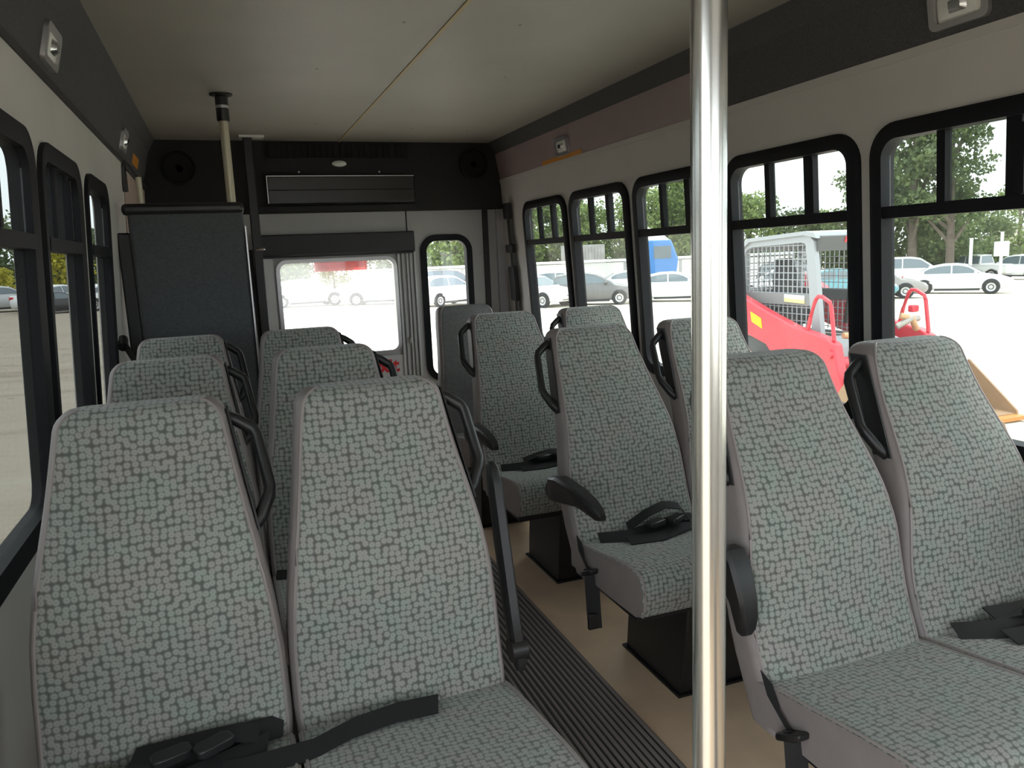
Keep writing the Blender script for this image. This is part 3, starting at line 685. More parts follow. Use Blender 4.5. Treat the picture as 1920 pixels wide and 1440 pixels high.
# left rear coat strap and dark rail under the cove
hk = thing('wall_rail', 'dark rail running under the left cove to the rear corner', 'rail', wp(-1, 4.4, 0.45))
obj('rail', MB().tube([wp(-1, 3.95, 0.485, -0.012), wp(-1, 4.95, 0.470, -0.012)], 0.014, 10), PLAST, hk, world=True)
obj('bracket', MB().box(wx(-1, 0.4) , wx(-1, 0.4) + 0.02, 3.94, 3.975, H0 + 0.36, H0 + 0.48), PLAST, hk, world=True, bevel=0.003)
tag(obj('wall_panel', MB().loft([[wp(-1, 4.0, 0.46, -0.004), wp(-1, 5.02, 0.46, -0.004), wp(-1, 5.02, -0.9, -0.004), wp(-1, 4.0, -0.9, -0.004)], [wp(-1, 4.0, 0.46, 0), wp(-1, 5.02, 0.46, 0), wp(-1, 5.02, -0.9, 0), wp(-1, 4.0, -0.9, 0)]]), TAN, smooth=0), 'tan wall panel in the left rear corner above the partition', 'wall panel')

wb = thing('wall_brace', 'black diagonal brace beside the rearmost left seat and the partition', 'brace', (-0.38, 3.35, H0 - 0.5))
obj('tube', MB().tube([wp(-1, 3.52, -0.28, -0.012), (-0.33, 3.30, H0 - 0.40), (-0.27, 3.20, H0 - 0.50)], 0.012, 10), PLAST, wb, world=True)
obj('end_cap', MB().tube([wp(-1, 3.53, -0.272, -0.012), wp(-1, 3.47, -0.30, -0.018)], 0.020, 10), PLAST, wb, world=True)
# cove lamps and labels
def cove_lamp(side, y, label, dark=False):
    def P(a, z, o):
        f = (0.677 - z) / 0.18
        x = 1.790 + 0.032 * f - o if side > 0 else -0.338 - 0.044 * f + o
        return (x, y + a, z + H0)
    root = thing('cove_lamp', label, 'lamp', P(0, 0.54, 0), group='small lamps on the coves')
    o1 = rrect(-0.085, 0.085, 0.530, 0.625, 0.018, 4); i1 = rrect(-0.066, 0.066, 0.545, 0.610, 0.012, 4)
    obj('bezel', MB().loft([[P(a, b, 0) for a, b in o1], [P(a, b, 0.012) for a, b in o1], [P(a, b, 0.012) for a, b in i1], [P(a, b, 0.002) for a, b in i1]], cap0=False, cap1=False), ALU, root, world=True)
    obj('lens', MB().loft([[P(a, b, 0.001) for a, b in i1], [P(a * 0.8, 0.5775 + (b - 0.5775) * 0.8, 0.010) for a, b in i1]]), LENS, root, world=True)
    obj('bulb_cover', MB().loft([[P(a * 0.4, 0.5775 + (b - 0.5775) * 0.5, 0.010) for a, b in i1], [P(a * 0.25, 0.5775 + (b - 0.5775) * 0.3, 0.022) for a, b in i1]]), CHROME, root, world=True)
    return root
cove_lamp(1, 3.97, 'small square lamp on the mauve rear part of the right cove')
cove_lamp(1, 1.53, 'cove lamp at the top right picture corner above the large window')
cove_lamp(-1, 3.93, 'small lamp on the left cove near the orange label')
cove_lamp(-1, 2.36, 'left cove lamp at the top picture edge')
def label_strip(side, y0, y1, z0, z1, lab):
    def P(a, z, o):
        f = (0.677 - z) / 0.18
        x = 1.790 + 0.032 * f - o if side > 0 else -0.338 - 0.044 * f + o
        return (x, a, z + H0)
    mb = MB(); slab(mb, lambda a, b, o: P(a, b, 0.001 + o), y0, y1, z0, z1, 0.0008)
    tag(obj('warning_label', mb, ORANGE, smooth=0), lab, 'label')
label_strip(1, 3.75, 4.28, 0.503, 0.535, 'orange label strip under the lamp of the right cove')
label_strip(-1, 4.35, 4.62, 0.535, 0.585, 'orange label on the left cove near the rear corner')

# ================================================================== outside
GK, GH = 0.02, 2.15
def gz(x, y): return H0 - GH - GK * x
gm = MB(); S = 160
N = 8
g = MB()
xs = [-120 + 280 * k / N for k in range(N + 1)]; ys = [-90 + 260 * k / N for k in range(N + 1)]
g.add([(x, y, gz(x, y)) for y in ys for x in xs], [(j * (N + 1) + i, j * (N + 1) + i + 1, (j + 1) * (N + 1) + i + 1, (j + 1) * (N + 1) + i) for j in range(N) for i in range(N)])
tag(obj('ground', g, GROUND, smooth=0), 'pale dusty gravel lot outside the bus', 'ground', kind='structure')

# ---- cars
TYRE = mat('tyre_rubber', (0.02, 0.02, 0.02), 0.85); RIM = mat('alloy_rim', (0.45, 0.45, 0.46), 0.35, 0.7)
CGL = mat('car_glass', (0.10, 0.13, 0.15), 0.08, spec=0.9); DARKP = mat('dark_trim', (0.02, 0.02, 0.022), 0.6)
HL = mat('headlamp_glass', (0.7, 0.72, 0.75), 0.15); TL = mat('tail_lamp_red', (0.5, 0.02, 0.02), 0.25)
def paint(name, c, r=0.3): return mat('paint_' + name, c, r, 0.1, coat=0.4)
KINDS = {
 # stations of the lower body: x, bottom, top, half width ; greenhouse profile ; belt
 'sedan': dict(L=4.8, body=[(-2.40, 0.42, 0.74, 0.70), (-2.28, 0.28, 0.98, 0.84), (-1.7, 0.22, 1.02, 0.90), (0, 0.20, 0.98, 0.91), (1.1, 0.22, 0.95, 0.90), (1.9, 0.24, 0.82, 0.86), (2.25, 0.28, 0.70, 0.78), (2.40, 0.40, 0.58, 0.66)],
               roof=[(-1.75, 1.00), (-1.15, 1.34), (-0.6, 1.45), (0.0, 1.46), (0.4, 1.40), (1.15, 0.96)], wb=(-1.38, 1.42), wr=0.33),
 'hatch': dict(L=4.1, body=[(-2.02, 0.42, 0.80, 0.72), (-1.95, 0.28, 1.04, 0.82), (-1.5, 0.22, 1.05, 0.86), (0, 0.20, 1.0, 0.87), (1.0, 0.22, 0.98, 0.86), (1.65, 0.24, 0.86, 0.82), (1.95, 0.28, 0.74, 0.74), (2.06, 0.40, 0.60, 0.62)],
               roof=[(-1.93, 1.04), (-1.62, 1.44), (-1.0, 1.53), (-0.2, 1.53), (0.2, 1.46), (1.05, 0.99)], wb=(-1.22, 1.30), wr=0.32),
 'suv': dict(L=4.9, body=[(-2.42, 0.50, 0.9, 0.80), (-2.36, 0.36, 1.12, 0.92), (-1.8, 0.30, 1.14, 0.95), (0, 0.28, 1.10, 0.96), (1.2, 0.30, 1.08, 0.95), (2.0, 0.32, 1.0, 0.92), (2.35, 0.36, 0.86, 0.84), (2.45, 0.5, 0.72, 0.74)],
             roof=[(-2.36, 1.12), (-2.12, 1.66), (-1.2, 1.76), (-0.2, 1.76), (0.3, 1.68), (1.15, 1.09)], wb=(-1.42, 1.46), wr=0.37),
 'pickup': dict(L=5.6, body=[(-2.80, 0.55, 0.95, 0.86), (-2.76, 0.46, 1.14, 0.94), (-1.8, 0.42, 1.15, 0.97), (0, 0.40, 1.14, 0.97), (1.3, 0.42, 1.12, 0.97), (2.3, 0.44, 1.06, 0.94), (2.7, 0.48, 0.94, 0.88), (2.8, 0.6, 0.8, 0.8)],
                roof=[(-0.9, 1.14), (-0.78, 1.78), (-0.3, 1.84), (0.5, 1.84), (0.9, 1.74), (1.5, 1.13)], wb=(-1.75, 1.80), wr=0.40),
}
WHEEL = {}
def make_car(name, kind, label, px, py, heading, col, scale=1.0, group='parked cars', zoff=0.0, tilt=0.0):
    K = KINDS[kind]
    root = thing(name, label, 'car' if kind != 'pickup' else 'truck', (px, py, gz(px, py) + zoff), heading, group)
    root.scale = (scale,) * 3
    if tilt: root.rotation_euler = (0, tilt, heading)
    m = paint(*col)
    rings = []
    for x, zb, zt, hw in K['body']:
        h = zt - zb
        half = [(hw * 0.86, zb), (hw * 0.97, zb + h * 0.14), (hw, zb + h * 0.42), (hw * 0.985, zb + h * 0.72), (hw * 0.93, zt - h * 0.06), (hw * 0.80, zt)]
        rings.append([(x, -a, b) for a, b in half] + [(x, a, b) for a, b in reversed(half)])
    obj('body', MB().loft(rings), m, root, smooth=50)
    rf = K['roof']; hwb = max(b[3] for b in K['body']) * 0.93; hwr = hwb * 0.76
    zb0 = min(rf[0][1], rf[-1][1]) - 0.05; ztop = max(z for _, z in rf)
    def hwz(z): return hwb + (hwr - hwb) * max(0, min(1, (z - zb0) / (ztop - zb0)))
    rings = []
    for x, z in rf:
        rings.append([(x, -hwz(zb0), zb0), (x, -hwz(z), max(z - 0.03, zb0 + 0.001)), (x, -hwz(z) * 0.86, z), (x, hwz(z) * 0.86, z), (x, hwz(z), max(z - 0.03, zb0 + 0.001)), (x, hwz(zb0), zb0)])
    obj('cabin', MB().loft(rings), m, root, smooth=35)
    # side glass
    belt = zb0 + 0.085
    def roof_z(x):
        for (a, b), (c, d) in zip(rf, rf[1:]):
            if a <= x <= c: return b + (d - b) * (x - a) / (c - a)
        return zb0
    x0, x1 = rf[0][0], rf[-1][0]
    lo = x0 + (rf[1][0] - x0) * 0.45 + 0.05; hi = x1 - (x1 - rf[-2][0]) * 0.25
    cuts = [lo, lo + (hi - lo) * 0.50, hi]
    for s_ in (-1, 1):
        for a, b in zip(cuts, cuts[1:]):
            a2, b2 = a + 0.03, b - 0.03
            tops = [(a2 + (b2 - a2) * k / 5) for k in range(6)]
            poly = [(a2, belt)] + [(x, max(belt + 0.01, roof_z(x) - 0.085)) for x in tops] + [(b2, belt)]
            q = [(x, s_ * (hwz(z) + 0.010), z) for x, z in poly]; q2 = [(x, s_ * (hwz(z) - 0.02), z) for x, z in poly]
            obj('side_window', MB().loft([q, q2]), CGL, root, smooth=0)
    # screens
    for nm, (xa, za), (xb, zb_) in (('windscreen', rf[-1], rf[-2]), ('rear_window', rf[0], rf[1])):
        dx, dz = xb - xa, zb_ - za; n = Vector((dz, 0, -dx)).normalized() * 0.012
        if (nm == 'windscreen') != (n.x > 0): n = -n
        if n.z < 0 and nm == 'windscreen': n = Vector((abs(n.x), 0, abs(n.z)))
        p0 = (xa + dx * 0.08, za + dz * 0.08); p1 = (xa + dx * 0.92, za + dz * 0.92)
        w0, w1 = hwz(p0[1]) * 0.88, hwz(p1[1]) * 0.80
        q = [Vector((p0[0], -w0, p0[1])), Vector((p0[0], w0, p0[1])), Vector((p1[0], w1, p1[1])), Vector((p1[0], -w1, p1[1]))]
        obj(nm, MB().loft([[p + n for p in q], [p - n for p in q]]), CGL, root, smooth=0)
    hw = K['body'][3][3]
    for x in K['wb']:
        for s_ in (-1, 1):
            r = K['wr']
            key = (kind,)
            if key not in WHEEL:
                wm = build_mesh('wheel', MB().lathe((0, 0, 0), [(r * 0.55, -0.02), (r * 0.92, -0.03), (r, 0.0), (r, 0.16), (r * 0.9, 0.19), (r * 0.66, 0.19), (r * 0.62, 0.17)], 24, 'y'), TYRE)
                hm = build_mesh('hub', MB().lathe((0, 0, 0), [(r * 0.64, 0.15), (r * 0.62, 0.185), (r * 0.52, 0.178), (r * 0.3, 0.165), (r * 0.12, 0.19), (0.01, 0.19)], 20, 'y'), RIM)
                am = build_mesh('wheel_arch', MB().lathe((0, 0, 0), [(r * 1.14, -0.02), (r * 1.14, 0.004)], 24, 'y'), DARKP)
                WHEEL[key] = (wm, hm, am)
            wm, hm, am = WHEEL[key]
            w = bpy.data.objects.new('wheel', wm); C.objects.link(w); w.parent = root; w.location = (x, s_ * (hw - 0.16), r); w.rotation_euler = (0, 0, 0 if s_ > 0 else PI)
            h = bpy.data.objects.new('hub', hm); C.objects.link(h); h.parent = w
            a = bpy.data.objects.new('wheel_arch', am); C.objects.link(a); a.parent = root; a.location = (x, s_ * hw * 0.985, r + 0.02); a.rotation_euler = w.rotation_euler
    bf = K['body']; xf, xr = bf[-1][0], bf[0][0]
    for s_ in (-1, 1):
        obj('headlamp', MB().box(xf - 0.22, xf - 0.10, s_ * 0.60 - 0.16, s_ * 0.60 + 0.16, bf[-2][2] - 0.14, bf[-2][2] - 0.01), HL, root, bevel=0.03)
        obj('tail_lamp', MB().box(xr + 0.02, xr + 0.12, s_ * 0.62 - 0.14, s_ * 0.62 + 0.14, bf[1][2] - 0.26, bf[1][2] - 0.08), TL, root, bevel=0.02)
        obj('mirror', MB().box(rf[-1][0] - 0.45, rf[-1][0] - 0.30, s_ * (hwb + 0.02) - 0.02 + (0.0 if s_ > 0 else -0.14), s_ * (hwb + 0.02) + 0.02 + (0.14 if s_ > 0 else 0), zb0 + 0.07, zb0 + 0.19), m, root, bevel=0.03)
        obj('sill', MB().box(K['wb'][0] + 0.45, K['wb'][1] - 0.45, s_ * hw * 0.9 - 0.03, s_ * hw * 0.9 + 0.03, bf[3][1] - 0.03, bf[3][1] + 0.07), DARKP, root, smooth=0)
    obj('bumper', MB().box(xf - 0.10, xf - 0.02, -0.6, 0.6, bf[-1][1] - 0.06, bf[-1][1] + 0.10), DARKP, root, bevel=0.02)
    obj('grille', MB().box(xf - 0.06, xf + 0.004, -0.35, 0.35, bf[-1][1] + 0.12, bf[-1][2] - 0.01), DARKP, root, bevel=0.01)
    return root
WH = ('white', (0.75, 0.76, 0.77)); SV = ('silver', (0.50, 0.51, 0.52), 0.3); GR = ('graphite', (0.13, 0.125, 0.125)); BK = ('black', (0.02, 0.02, 0.022)); TE = ('teal', (0.10, 0.28, 0.33)); BL = ('blue', (0.05, 0.12, 0.28))
# heading of cars seen side-on through the right windows
def face(x, y, turn): return math.atan2(-x, y) + turn        # local +x along image right when turn = 0
def fr_(x, y): return math.atan2(-x, y)
cars = [
 ('sedan_car', 'sedan', 'white sedan with dark side glass standing alone behind the empty lot at right', 35.0, 29.0, 0.0, WH, 1.04),
 ('sedan_car', 'sedan', 'brownish grey sedan half hidden by the black window frame left of the white sedan', 29.0, 28.7, 0.1, ('taupe', (0.26, 0.24, 0.23)), 1.0),
 ('wagon_car', 'suv', 'long white wagon parked behind the white sedan', 39.6, 35.8, 0.05, WH, 1.05),
 ('pickup_truck', 'pickup', 'white pickup beyond the white sedan beside a white post', 52.5, 42.0, 2.6, WH, 1.0),
 ('utility_car', 'suv', 'white utility car at the far right picture edge', 53.5, 39.6, 2.7, WH, 1.0),
 ('utility_car', 'suv', 'silver utility car in front of the small gabled house', 66.0, 47.5, 0.4, SV, 1.0),
 ('sedan_car', 'sedan', 'teal sedan seen through the loader cab', 27.1, 28.6, 0.1, TE, 1.0),
 ('sedan_car', 'sedan', 'white sedan behind the loader mesh', 26.6, 32.2, 3.1, WH, 1.0),
 ('utility_car', 'suv', 'black utility car behind the loader roof post', 31.5, 36.4, 0.0, BK, 1.0),
 ('sedan_car', 'sedan', 'bright white sedan in the window just left of the pole', 20.9, 33.2, 0.0, WH, 1.0),
 ('hatchback_car', 'hatch', 'dark grey hatchback in the second rear side window', 16.6, 33.6, 0.0, GR, 1.0),
 ('sedan_car', 'sedan', 'silver car behind the bonnet of the dark hatchback', 23.1, 41.0, 0.1, SV, 1.0),
 ('sedan_car', 'sedan', 'white sedan turned to the viewer in the rearmost side window', 13.7, 34.2, -0.7, WH, 1.0),
 ('hatchback_car', 'hatch', 'pale hatchback behind the white sedan of the rearmost side window', 18.4, 41.2, 0.2, WH, 1.0),
 ('hatchback_car', 'hatch', 'silver hatchback seen in the tall rear corner window', 10.6, 38.2, 0.75, WH, 1.0),
 ('utility_car', 'suv', 'dark utility car roof above the silver hatchback in the rear corner window', 12.9, 45.0, 0.1, GR, 1.0),
 ('sedan_car', 'sedan', 'white sedan at the left of the rear door window', 4.0, 43.0, 0.2, WH, 1.0),
 ('sedan_car', 'sedan', 'pale sedan in the middle of the rear door window', 8.2, 42.0, 3.0, SV, 1.0),
 ('sedan_car', 'sedan', 'white sedan seen through the narrow rearmost left window', -6.4, 49.0, 0.7, WH, 1.0),
 ('sedan_car', 'sedan', 'pale car with open bonnet line in the narrow left window', -9.0, 50.0, 0.8, WH, 1.0),
 ('hatchback_car', 'hatch', 'black low car in front of the pale car in the narrow left window', -8.3, 47.0, 0.2, BK, 0.75),
 ('sedan_car', 'sedan', 'silver car at the frame of the nearest left window', -12.0, 51.0, 0.3, SV, 1.0),
 ('sedan_car', 'sedan', 'white car cut by the left picture edge', -14.6, 49.5, 0.9, WH, 1.0),
]
for nm, k, lab, x, y, tn, col, scl in cars:
    make_car(nm, k, lab, x, y, fr_(x, y) + tn, col, scl)

# ---- truck in blue
tr = thing('blue_truck', 'blue truck cab with a white roof fairing beyond the white sedan', 'truck', (27.0, 45.0, gz(27, 45)), fr_(27, 45))
BLU = paint('truck_blue', (0.03, 0.16, 0.42))
obj('cab', MB().loft([[(x, -1.2, z) for x, z in P_] + [(x, 1.2, z) for x, z in reversed(P_)] for P_ in ([(-1.6, 0.9), (1.3, 0.9)], [(-1.6, 2.0), (1.45, 2.0)], [(-1.6, 3.3), (1.0, 3.3)])]), BLU, tr, bevel=0.08)
obj('fairing', MB().loft([[(-1.5, -1.0, 3.3), (0.9, -1.0, 3.3), (0.9, 1.0, 3.3), (-1.5, 1.0, 3.3)], [(-1.5, -0.9, 3.9), (0.2, -0.9, 3.9), (0.2, 0.9, 3.9), (-1.5, 0.9, 3.9)], [(-1.4, -0.7, 4.15), (-0.5, -0.7, 4.15), (-0.5, 0.7, 4.15), (-1.4, 0.7, 4.15)]]), paint(*WH), tr, smooth=60)
for s_ in (-1, 1): obj('side_window', MB().box(-0.1, 1.0, s_ * 1.2 - 0.02, s_ * 1.2 + 0.02, 2.1, 2.9), CGL, tr, smooth=0)
obj('windscreen', MB().loft([[(1.46, -1.05, 2.1), (1.46, 1.05, 2.1), (1.10, 1.0, 3.1), (1.10, -1.0, 3.1)], [(1.42, -1.05, 2.1), (1.42, 1.05, 2.1), (1.06, 1.0, 3.1), (1.06, -1.0, 3.1)]]), CGL, tr, smooth=0)
obj('chassis', MB().box(-5.0, 1.3, -0.5, 0.5, 0.55, 0.9), DARKP, tr, smooth=0)
for x in (0.4, -3.2, -4.4):
    for s_ in (-1, 1): obj('wheel', MB().lathe((x, s_ * 1.0, 0.5), [(0.3, -0.15), (0.5, -0.14), (0.5, 0.14), (0.3, 0.15)], 20, 'y'), TYRE, tr)

# ---- long low white wall, container, posts, house
wallx = thing('boundary_wall', 'long low white wall with a pale cap behind the parked cars', 'wall', (24.0, 52.0, gz(24, 52)), fr_(24, 52))
WW = mat('white_render', (0.62, 0.61, 0.59), 0.8, var=0.06, vscale=1)
for k in range(8): obj('wall_panel', MB().box(-16 + 4 * k + 0.03, -12 + 4 * k - 0.03, -0.1, 0.1, 0.0, 1.85), WW, wallx, smooth=0)
for k in range(9): obj('wall_post', MB().box(-16.1 + 4 * k, -15.9 + 4 * k, -0.14, 0.14, 0.0, 1.9), mat('grey_post', (0.3, 0.3, 0.3), 0.7), wallx, smooth=0)
obj('cap', MB().box(-16, 16, -0.25, 0.25, 1.9, 2.08), paint(*WH), wallx, smooth=0)
cn = thing('container', 'weathered grey container behind the white wall', 'container', (27.2, 57.5, gz(27.2, 57.5)), fr_(27.2, 57.5))
CNM = mat('grey_corrugated', (0.30, 0.29, 0.28), 0.7, var=0.2, vscale=2)
obj('box', MB().box(-1.3, 2.2, -1.2, 1.2, 0.1, 3.3), CNM, cn, bevel=0.03)
for k in range(14): obj('corrugation', MB().box(-1.2 + 0.24 * k, -1.08 + 0.24 * k, -1.24, -1.2, 0.2, 3.2), CNM, cn, smooth=0)
YEL = mat('safety_yellow', (0.65, 0.38, 0.02), 0.5)
fk = thing('lift_mast', 'yellow lift mast standing by the white wall in the rearmost side window', 'forklift', (17.2, 44.0, gz(17.2, 44)), fr_(17.2, 44))
for x in (-0.35, 0.35): obj('mast_rail', MB().box(x - 0.08, x + 0.08, -0.1, 0.1, 0.2, 2.6), YEL, fk, smooth=0)
for z in (0.6, 1.5, 2.5): obj('cross_bar', MB().box(-0.4, 0.4, -0.08, 0.08, z, z + 0.18), YEL, fk, smooth=0)
obj('boom', MB().tube([(0.3, 0, 2.2), (-0.3, 0.1, 3.6)], 0.07, 8), YEL, fk)
obj('body', MB().box(-0.7, 0.7, 0.1, 1.9, 0.3, 1.2), YEL, fk, bevel=0.05)
for x in (-0.6, 0.6):
    for y in (0.4, 1.6): obj('wheel', MB().lathe((x, y, 0.32), [(0.2, -0.12), (0.32, -0.1), (0.32, 0.1), (0.2, 0.12)], 16, 'x'), TYRE, fk)
for (x, y, h_, lab) in ((46.9, 37.9, 2.9, 'plain white post above the white sedan'), (50.2, 38.25, 3.3, 'white post with a square board near the right picture edge')):
    p_ = thing('marker_post', lab, 'post', (x, y, gz(x, y)), fr_(x, y), 'white marker posts')
    obj('shaft', MB().box(-0.1, 0.1, -0.1, 0.1, 0, h_), paint(*WH), p_, bevel=0.02)
    obj('cap', MB().box(-0.13, 0.13, -0.13, 0.13, h_, h_ + 0.05), paint(*WH), p_, smooth=0)
    if h_ > 3.2: obj('board', MB().box(-0.45, 0.45, -0.16, -0.10, 1.7, 2.7), paint(*WH), p_, bevel=0.02)
hs = thing('house', 'small gabled house at the far right beyond the cars', 'house', (88.0, 66.0, gz(88, 66)), fr_(88, 66))
obj('wall', MB().box(-4, 4, -3, 3, 0, 3.0), mat('cream_siding', (0.5, 0.46, 0.38), 0.8), hs, smooth=0)
obj('roof', MB().prism([(-4.6, 2.9), (4.6, 2.9), (0, 5.2)], lambda a, b, d: (a, d, b), -3.4, 3.4), mat('grey_shingle', (0.25, 0.25, 0.26), 0.9), hs, smooth=0)
obj('gable', MB().prism([(-4.1, 2.95), (4.1, 2.95), (0, 4.95)], lambda a, b, d: (a, d, b), -3.46, -3.38), MATS['cream_siding'], hs, smooth=0)
obj('window', MB().box(-0.6, 0.6, -3.05, -3.0, 1.2, 2.3), CGL, hs, smooth=0)

# ---- red track loader beside the bus (faces the front of the bus)
LRED = mat('loader_red', (0.62, 0.028, 0.05), 0.4, coat=0.3); LGREY = mat('loader_grey', (0.33, 0.35, 0.37), 0.45); LDK = mat('loader_dark_grey', (0.10, 0.105, 0.11), 0.6)
STEEL = mat('worn_steel', (0.35, 0.33, 0.30), 0.4, 0.6)
GX = 8.30
lo = thing('track_loader', 'red and grey compact track loader with mesh cab and raised arm guards', 'loader', (GX, 8.9, gz(GX, 8.9)))
def LP(x, y, Z): return (x, y, Z + H0)
# arms: side outline in (y, Z), one plate box each side
ARM = [(10.75, -0.42), (10.3, -0.52), (9.90, -0.74), (9.21, -0.976), (8.65, -1.147), (8.08, -1.25), (7.90, -1.33), (7.82, -1.64), (7.63, -2.07), (7.60, -2.24), (7.95, -2.26), (8.20, -2.10), (8.60, -2.04), (8.90, -2.00), (8.98, -1.72), (9.26, -1.452), (9.89, -1.285), (10.4, -1.05), (10.8, -0.80)]
for xa, xb in ((7.40, 7.56), (9.06, 9.22)):
    a_ = obj('lift_arm', MB().prism(ARM, lambda a, b, d: LP(d, a, b), xa, xb), LRED, lo, world=True, bevel=0.025, smooth=30)
    xc = (xa + xb) / 2
    obj('guard_loop', MB().tube([LP(xc, 8.47, -1.20), LP(xc, 8.42, -1.0), LP(xc, 8.33, -0.76), LP(xc, 8.28, -0.715), LP(xc, 8.2, -0.72), LP(xc, 8.07, -0.785), LP(xc, 8.04, -0.85), LP(xc, 8.0, -1.1), LP(xc, 7.97, -1.29)], 0.028, 10), LRED, a_, world=True)
    obj('cylinder', MB().tube([LP(xc - 0.02, 9.9, -1.5), LP(xc - 0.02, 9.1, -1.95)], 0.05, 12), STEEL, a_, world=True)
    obj('pin', MB().lathe(LP(xa - 0.02 if xa < 8 else xb + 0.02, 7.95, -1.46), [(0.06, -0.02), (0.06, 0.02)], 14, 'x'), LRED, a_, world=True)
stk = obj('yellow_sticker', MB().prism([(9.60, -0.98), (9.36, -1.07), (9.33, -1.22), (9.57, -1.13)], lambda a, b, d: LP(d, a, b), 7.392, 7.400), mat('yellow_sticker', (0.85, 0.65, 0.0), 0.5), lo, world=True, smooth=0)
stk['label'] = 'bright yellow sticker on the red arm'
obj('white_sticker', MB().prism([(8.42, -1.62), (8.30, -1.52), (8.24, -1.72), (8.30, -1.85), (8.40, -1.80)], lambda a, b, d: LP(d, a, b), 7.392, 7.400), paint(*WH), lo, world=True, smooth=0)
# cab frame: side outline with rounded rear top
CABO = [(8.44, -1.40), (8.64, 0.02), (8.72, 0.10), (8.80, 0.125), (10.02, 0.065), (10.14, 0.03), (10.22, -0.04), (10.26, -0.12), (10.30, -0.80), (10.30, -1.40)]
CABI = [(8.62, -1.36), (8.80, -0.02), (8.84, 0.0), (8.90, 0.01), (9.98, -0.03), (10.08, -0.06), (10.13, -0.10), (10.15, -0.16), (10.18, -0.80), (10.18, -1.36)]
for xs_ in (7.74, 8.86):
    mb = MB(); n = len(CABO)
    for d in (xs_ - 0.04, xs_ + 0.04): mb.add([LP(d, *p) for p in CABO] + [LP(d, *p) for p in CABI], [(k, (k + 1) % n, n + (k + 1) % n, n + k) for k in range(n)])
    mb.loft([[LP(xs_ - 0.04, *p) for p in CABO], [LP(xs_ + 0.04, *p) for p in CABO]], cap0=False, cap1=False)
    mb.loft([[LP(xs_ - 0.04, *p) for p in CABI], [LP(xs_ + 0.04, *p) for p in CABI]], cap0=False, cap1=False)
    fr2 = obj('cab_side_frame', mb, LGREY, lo, world=True, smooth=0)
    obj('cab_side_panel', MB().box(xs_ - 0.03, xs_ + 0.03, 8.70, 10.2, H0 - 0.88, H0 - 0.72), LDK if xs_ > 8 else mat('mid_grey_panel', (0.22, 0.225, 0.23), 0.6), lo, world=True, smooth=0)
    # mesh screen: bars in both directions
    mb = MB()
    for k in range(15):
        y = 8.80 + 0.098 * k
        yb_ = y if y > 8.8 else 8.8
        mb.box(xs_ - 0.006, xs_ + 0.006, y - 0.006, y + 0.006, H0 - 1.34, H0 + 0.01 - (0.03 if y > 10 else 0))
    for k in range(14):
        z = -1.30 + 0.098 * k
        mb.box(xs_ - 0.008, xs_ + 0.004, 8.70 if z > -0.6 else 8.62, 10.16, H0 + z - 0.006, H0 + z + 0.006)
    obj('mesh_screen', mb, LGREY, fr2, world=True, smooth=0, kind='stuff')
obj('cab_roof', MB().prism([(8.55, 0.06), (8.60, 0.14), (8.80, 0.165), (10.02, 0.105), (10.20, 0.03), (10.28, -0.08), (10.24, -0.10), (10.0, 0.05), (8.80, 0.11)], lambda a, b, d: LP(d, a, b), 7.66, 8.94), LGREY, lo, world=True, smooth=30)
obj('front_header', MB().prism([(8.60, 0.10), (8.52, 0.08), (8.60, -0.12), (8.66, -0.10)], lambda a, b, d: LP(d, a, b), 7.74, 8.86), LDK, lo, world=True, smooth=0)
obj('header_lettering_bar', MB().prism([(8.512, 0.055), (8.52, 0.075), (8.55, -0.0), (8.54, -0.01)], lambda a, b, d: LP(d, a, b), 8.15, 8.55), LRED, lo, world=True, smooth=0)
mb = MB()
for k in range(11): mb.box(7.82 + 0.1 * k - 0.008, 7.82 + 0.1 * k + 0.008, 10.20, 10.215, H0 - 0.8, H0 - 0.1)
for k in range(8): mb.box(7.78, 8.84, 10.19, 10.205, H0 - 0.78 + 0.1 * k - 0.008, H0 - 0.78 + 0.1 * k + 0.008)
obj('rear_screen', mb, LGREY, lo, world=True, smooth=0, kind='stuff')
st = obj('operator_seat', MB().loft([[(8.05, 9.75, H0 - 0.95), (8.55, 9.75, H0 - 0.95), (8.55, 9.9, H0 - 0.95), (8.05, 9.9, H0 - 0.95)], [(8.08, 9.85, H0 - 0.55), (8.52, 9.85, H0 - 0.55), (8.52, 9.98, H0 - 0.55), (8.08, 9.98, H0 - 0.55)], [(8.15, 9.9, H0 - 0.22), (8.45, 9.9, H0 - 0.22), (8.45, 10.0, H0 - 0.22), (8.15, 10.0, H0 - 0.22)]]), PLAST, lo, world=True, bevel=0.03)
obj('seat_base', MB().box(8.05, 8.55, 9.3, 9.9, H0 - 1.2, H0 - 0.98), PLAST, lo, world=True, bevel=0.04)
for x in (7.95, 8.65): obj('control_lever', MB().tube([(x, 9.0, H0 - 1.2), (x, 8.95, H0 - 0.7), (x, 8.9, H0 - 0.5)], [0.03, 0.025, 0.04], 8), PLAST, lo, world=True)
obj('white_decal', MB().prism([(8.80, -0.80), (9.22, -0.78), (9.22, -0.725), (8.80, -0.735)], lambda a, b, d: LP(d, a, b), 7.695, 7.709), paint(*WH), lo, world=True, smooth=0)
obj('yellow_decal', MB().prism([(8.80, -0.85), (9.22, -0.835), (9.22, -0.782), (8.80, -0.802)], lambda a, b, d: LP(d, a, b), 7.695, 7.709), mat('pale_yellow_decal', (0.75, 0.68, 0.30), 0.5), lo, world=True, smooth=0)
